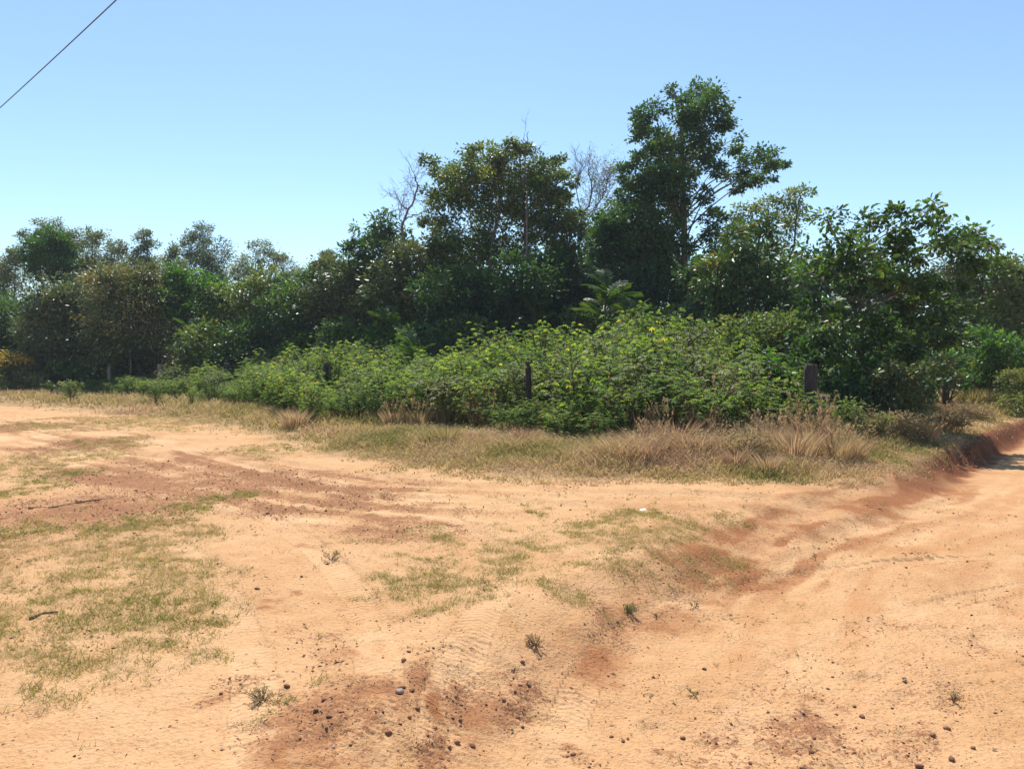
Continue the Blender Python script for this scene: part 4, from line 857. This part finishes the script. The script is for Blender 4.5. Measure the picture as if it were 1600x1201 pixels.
# ------------------------------------------------------------------ pebbles, clods, twigs, weeds
def ico():
    p = (1+5**.5)/2; V = np.array([(-1, p, 0), (1, p, 0), (-1, -p, 0), (1, -p, 0), (0, -1, p), (0, 1, p), (0, -1, -p), (0, 1, -p), (p, 0, -1), (p, 0, 1), (-p, 0, -1), (-p, 0, 1)], float)
    F = np.array([(0, 11, 5), (0, 5, 1), (0, 1, 7), (0, 7, 10), (0, 10, 11), (1, 5, 9), (5, 11, 4), (11, 10, 2), (10, 7, 6), (7, 1, 8), (3, 9, 4), (3, 4, 2), (3, 2, 6), (3, 6, 8), (3, 8, 9), (4, 9, 5), (2, 4, 11), (6, 2, 10), (8, 6, 7), (9, 8, 1)])
    return V/np.linalg.norm(V[0]), F
IV, IF = ico()
def pebbles(mb, x, y, r, tint):
    n = len(x); z = height(x, y)+r*.25
    S = r[:, None]*np.stack([RNG.uniform(.7, 1.3, n), RNG.uniform(.7, 1.3, n), RNG.uniform(.45, .85, n)], 1)
    V = IV[None]*(1+RNG.normal(0, .14, (n, 12, 1)))*S[:, None]; a = RNG.uniform(0, 6.28, n); c, s = np.cos(a)[:, None], np.sin(a)[:, None]
    V = np.stack([V[..., 0]*c-V[..., 1]*s, V[..., 0]*s+V[..., 1]*c, V[..., 2]], -1)+np.stack([x, y, z], 1)[:, None]
    F = (np.arange(n)[:, None, None]*12+IF[None]).reshape(-1, 3); mb.add(V.reshape(-1, 3), F3=F, t=np.repeat(tint, 12))
pm = MB()
x, y = scatter(90000, (-4, 5), (2.5, 8), lambda a, b: np.clip(sstep(.15, .8, blobs(a, b, GRAV_B)*(.4+1.2*fbm(a, b, 3, 92)))*.30+.006, 0, 1)); r = np.clip(RNG.lognormal(-5.45, .45, len(x)), .0025, .015)
pebbles(pm, x, y, r, np.clip(RNG.normal(.45, .24, len(x)), 0, 1))
x, y = scatter(60000, (-10, 4), (7, 16), lambda a, b: sstep(.2, .7, blobs(a, b, GRAV_B)*(.4+1.2*fbm(a, b, 2, 92)))*.3); r = np.clip(RNG.lognormal(-5.1, .4, len(x)), .004, .016)
pebbles(pm, x, y, r, np.clip(RNG.normal(.3, .2, len(x)), 0, 1))
g = link('gravel', pm.mesh('gravel', True), M['stone'], kind='stuff'); tag(g, 'reddish brown laterite gravel strewn over the dirt', 'gravel')
lm2 = MB(); x, y = scatter(230000, (-6, 6), (2.5, 11), lambda a, b: np.clip(sstep(.5, .75, fbm(a, b, 2.1, 301))*sstep(.4, .7, fbm(a, b, 7, 303))*.28+.012, 0, 1)); n = len(x)
Z = height(x, y)+.003; LL = RNG.uniform(.008, .028, n)*(1+.06*y); A = RNG.normal(size=(n, 3))*[1, 1, .25]
add_leaves(lm2, np.stack([x, y, Z], 1), A, np.tile([[0, 0, 1.]], (n, 1))+RNG.normal(size=(n, 3))*.5, LL, LL*RNG.uniform(.15, .5, n), np.clip(RNG.normal(.5, .3, n), 0, 1))
M['crumb'] = leaf_mat('dry_litter', [(0, (.05, .03, .02)), (.5, (.16, .09, .05)), (1, (.28, .2, .1))], .8, .1, (1, 1, 1), .2)
tag(link('plant_litter', lm2.mesh('plant_litter'), M['crumb'], kind='stuff'), 'scattered dry leaf and twig crumbs on the sand', 'litter')
# larger single stones
def stone_mesh(seed, tint):
    rng = np.random.default_rng(seed); mb = MB(); V = IV.copy(); F = [tuple(f) for f in IF]; V = list(V); cache = {}
    def mid(a, b):
        k = (min(a, b), max(a, b))
        if k not in cache: cache[k] = len(V); v = (V[a]+V[b]); V.append(v/np.linalg.norm(v))
        return cache[k]
    G = []
    for a, b, c in F:
        ab, bc, ca = mid(a, b), mid(b, c), mid(c, a); G += [(a, ab, ca), (b, bc, ab), (c, ca, bc), (ab, bc, ca)]
    V = np.array(V); V = V*(1+.14*rng.normal(size=(len(V), 1)))*np.array([1, .8, .62]); mb.add(V, F3=np.array(G), t=tint); return mb.mesh('stone', True)
SM = [stone_mesh(s, t) for s, t in ((1, .5), (2, .65), (3, .4), (4, .98))]
for m_ in SM: m_.materials.append(M['stone'])
ST = [(622, 1122, .022, 3, 'pale grey rounded pebble lying in the dark gravel rut'), (626, 1115, .016, 2, 'small dark pebble touching the pale grey one'), (885, 1190, .017, 3, 'grey pebble alone on the tread marked sand')]
for px, py, r, k, lab in ST:
    x, D = gp(px, py, -.1); o = link('stone', SM[k], None, loc=(x, D, gz(x, D)+r*.3)); o.scale = (r, r, r); tag(o, lab, 'stone')
spots = [(660, 1180), (680, 1160), (700, 1185), (720, 1150), (690, 1195), (735, 1165), (800, 1080), (815, 1062), (640, 1130), (650, 1150), (625, 1090), (840, 1045), (505, 1165), (430, 1150), (450, 1125), (460, 1045), (475, 1018), (402, 955), (470, 937), (520, 1140), (790, 1100), (1320, 1100), (1340, 1085), (1300, 1060), (1470, 1130), (1490, 1120), (1500, 1175), (1530, 1160), (1430, 1190), (1260, 1190), (1165, 1190), (1180, 1180), (1100, 1035), (1075, 1125), (960, 1132), (975, 1140), (1360, 1110), (1560, 1100), (1450, 1185), (600, 1190), (665, 1140), (810, 1110), (830, 1080), (715, 1170), (640, 1070)]
for k, (px, py) in enumerate(spots):
    x, D = gp(px+random.uniform(-6, 6), py+random.uniform(-5, 5), -.15); r = random.uniform(.007, .017); o = link('clod', SM[k % 3], None, loc=(x, D, float(height(np.array([x]), np.array([D]))[0])+r*.3))
    o.scale = (r, r, r); o.rotation_euler = (0, 0, random.uniform(0, 6.28)); tag(o, 'brown laterite clod lying loose on the sand', 'clod', 'loose clods on the sand')

# dry weeds and green sprouts in the sand
def weed(label, px, py, h, mat, n, name='dry_weed', spread=1.0, z=-.05):
    h = h*.75
    rng = np.random.default_rng(px*7+py); x, D = gp(px, py, z); root = thing(name, label, 'weed', (x, D, float(height(np.array([x]), np.array([D]))[0])-.01))
    mb = MB(); lf = MB()
    for k in range(n):
        a = rng.uniform(0, 6.28); e = np.array([math.cos(a)*spread*rng.uniform(.3, 1), math.sin(a)*spread*rng.uniform(.3, 1), rng.uniform(.4, 1)])*h
        P = np.array([[0, 0, 0], e*.5+[0, 0, .12*h], e]); mb.tube(P, [.0024, .0018, .001], 4, False)
        for u in range(3):
            st = P[1]*(1-u/3)+P[2]*u/3; mb.tube([st, st+rng.normal(size=3)*.22*h+[0, 0, .05*h]], [.0013, .0008], 3, False)
        m = 8; C = P[1]+(P[2]-P[1])*rng.random((m, 1)); add_leaves(lf, C, rng.normal(size=(m, 3))+[0, 0, .5], rng.normal(size=(m, 3))+[0, 0, 1], .3*h, .07*h, np.clip(rng.normal(.5, .2, m), 0, 1))
    link('stem', mb.mesh('stem', True), M['twig'], root); link('leaves', lf.mesh('leaves'), M[mat], root, kind='stuff')
weed('bare dry weed with dark twigs on open sand', 515, 885, .13, 'dry', 9)
weed('dry spiky weed on the rim of the sandy bank', 838, 1003, .10, 'dry', 16)
weed('dry matted weed clump in the lower sand', 405, 1120, .09, 'dry', 22, spread=1.4)
weed('dry weed in the gravelly right road', 1500, 1112, .08, 'dry', 12, z=-.27)
weed('bright green grass tuft on the rim of the bank', 985, 940, .09, 'fresh', 20, 'grass_tuft', 1.2)
weed('lone green sprout on the sand below the bank', 1089, 955, .08, 'fresh', 5, 'green_sprout', z=-.2)
weed('tiny green sprout beside the bank foot', 1030, 970, .06, 'fresh', 5, 'green_sprout', z=-.2)
weed('small green weed alone on tracked sand', 1090, 1096, .07, 'short', 7, z=-.25)
weed('upright sprout on the far sand of the right road', 1279, 890, .08, 'fresh', 3, 'green_sprout', z=-.27)
# fallen stick and piece of litter
def stick(label, pts, r, name='fallen_stick'):
    P = np.array([(*gp(a, b), 0) for a, b in pts]); P[:, 2] = [float(height(np.array([p[0]]), np.array([p[1]]))[0])+r*.7 for p in P]
    mb = MB(); mb.tube(P, np.linspace(r, r*.45, len(P)), 6); o = link(name, mb.mesh(name, True, P[0]), M['twig'], loc=tuple(P[0])); tag(o, label, 'stick')
stick('long thin dark stick lying on the red gravel', [(40, 798), (80, 794), (120, 790), (150, 787), (172, 784)], .014)
stick('short dark stick lying in the left grass', [(40, 968), (62, 958), (84, 953)], .012)
x, D = gp(1005, 803); mb = MB(); mb.add([[-.03, -.02, 0], [.03, -.025, .004], [.035, .02, .012], [-.025, .022, .003], [0, 0, .016]], [[0, 1, 4], [1, 2, 4], [2, 3, 4], [3, 0, 4]])
tag(link('litter', mb.mesh('litter'), M['paper'], loc=(x, D, gz(x, D)+.01)), 'small white scrap of litter on the grassy sand', 'litter')

# ------------------------------------------------------------------ overhead cable with its poles
pa, pb = (-13.3, 16.1), (9.6, -6.6)
root = thing('overhead_line', 'single dark overhead cable crossing the sky above the left road', 'cable', (pa[0], pa[1], gz(*pa)))
org = np.array([pa[0], pa[1], gz(*pa)]); t = np.linspace(0, 1, 60); a = np.array([*pa, 4.65]); b = np.array([*pb, 4.65]); P = np.outer(1-t, a)+np.outer(t, b); P[:, 2] -= .33*4*t*(1-t)
mb = MB(); mb.tube(P, .005, 6); link('cable', mb.mesh('cable', True, org), M['cable'], root)
for px_, py_ in (pa, pb):
    z = gz(px_, py_); mb = MB(); mb.tube([[px_, py_, z-.3], [px_, py_, 3], [px_, py_, 4.9]], [.15, .13, .1], 12); link('pole', mb.mesh('pole', True, org), M['woodp'], root)

# ------------------------------------------------------------------ thin air haze
hm = bpy.data.materials.new('thin_haze'); hm.use_nodes = True; ht = hm.node_tree; ht.nodes.clear()
pv = ht.nodes.new('ShaderNodeVolumePrincipled'); pv.inputs['Color'].default_value = (.86, .93, 1, 1); pv.inputs['Density'].default_value = 0.0006
ho = ht.nodes.new('ShaderNodeOutputMaterial'); ht.links.new(pv.outputs[0], ho.inputs['Volume'])
hb = MB(); X0, X1, Y0, Y1, Z0, Z1 = -3000, 3000, -3000, 3000, -2.5, 17.5
hb.add([[X0, Y0, Z0], [X1, Y0, Z0], [X1, Y1, Z0], [X0, Y1, Z0], [X0, Y0, Z1], [X1, Y0, Z1], [X1, Y1, Z1], [X0, Y1, Z1]], F4=[[3, 2, 1, 0], [4, 5, 6, 7], [0, 1, 5, 4], [1, 2, 6, 5], [2, 3, 7, 6], [3, 0, 4, 7]])
link('haze', hb.mesh('haze'), hm, kind='stuff')
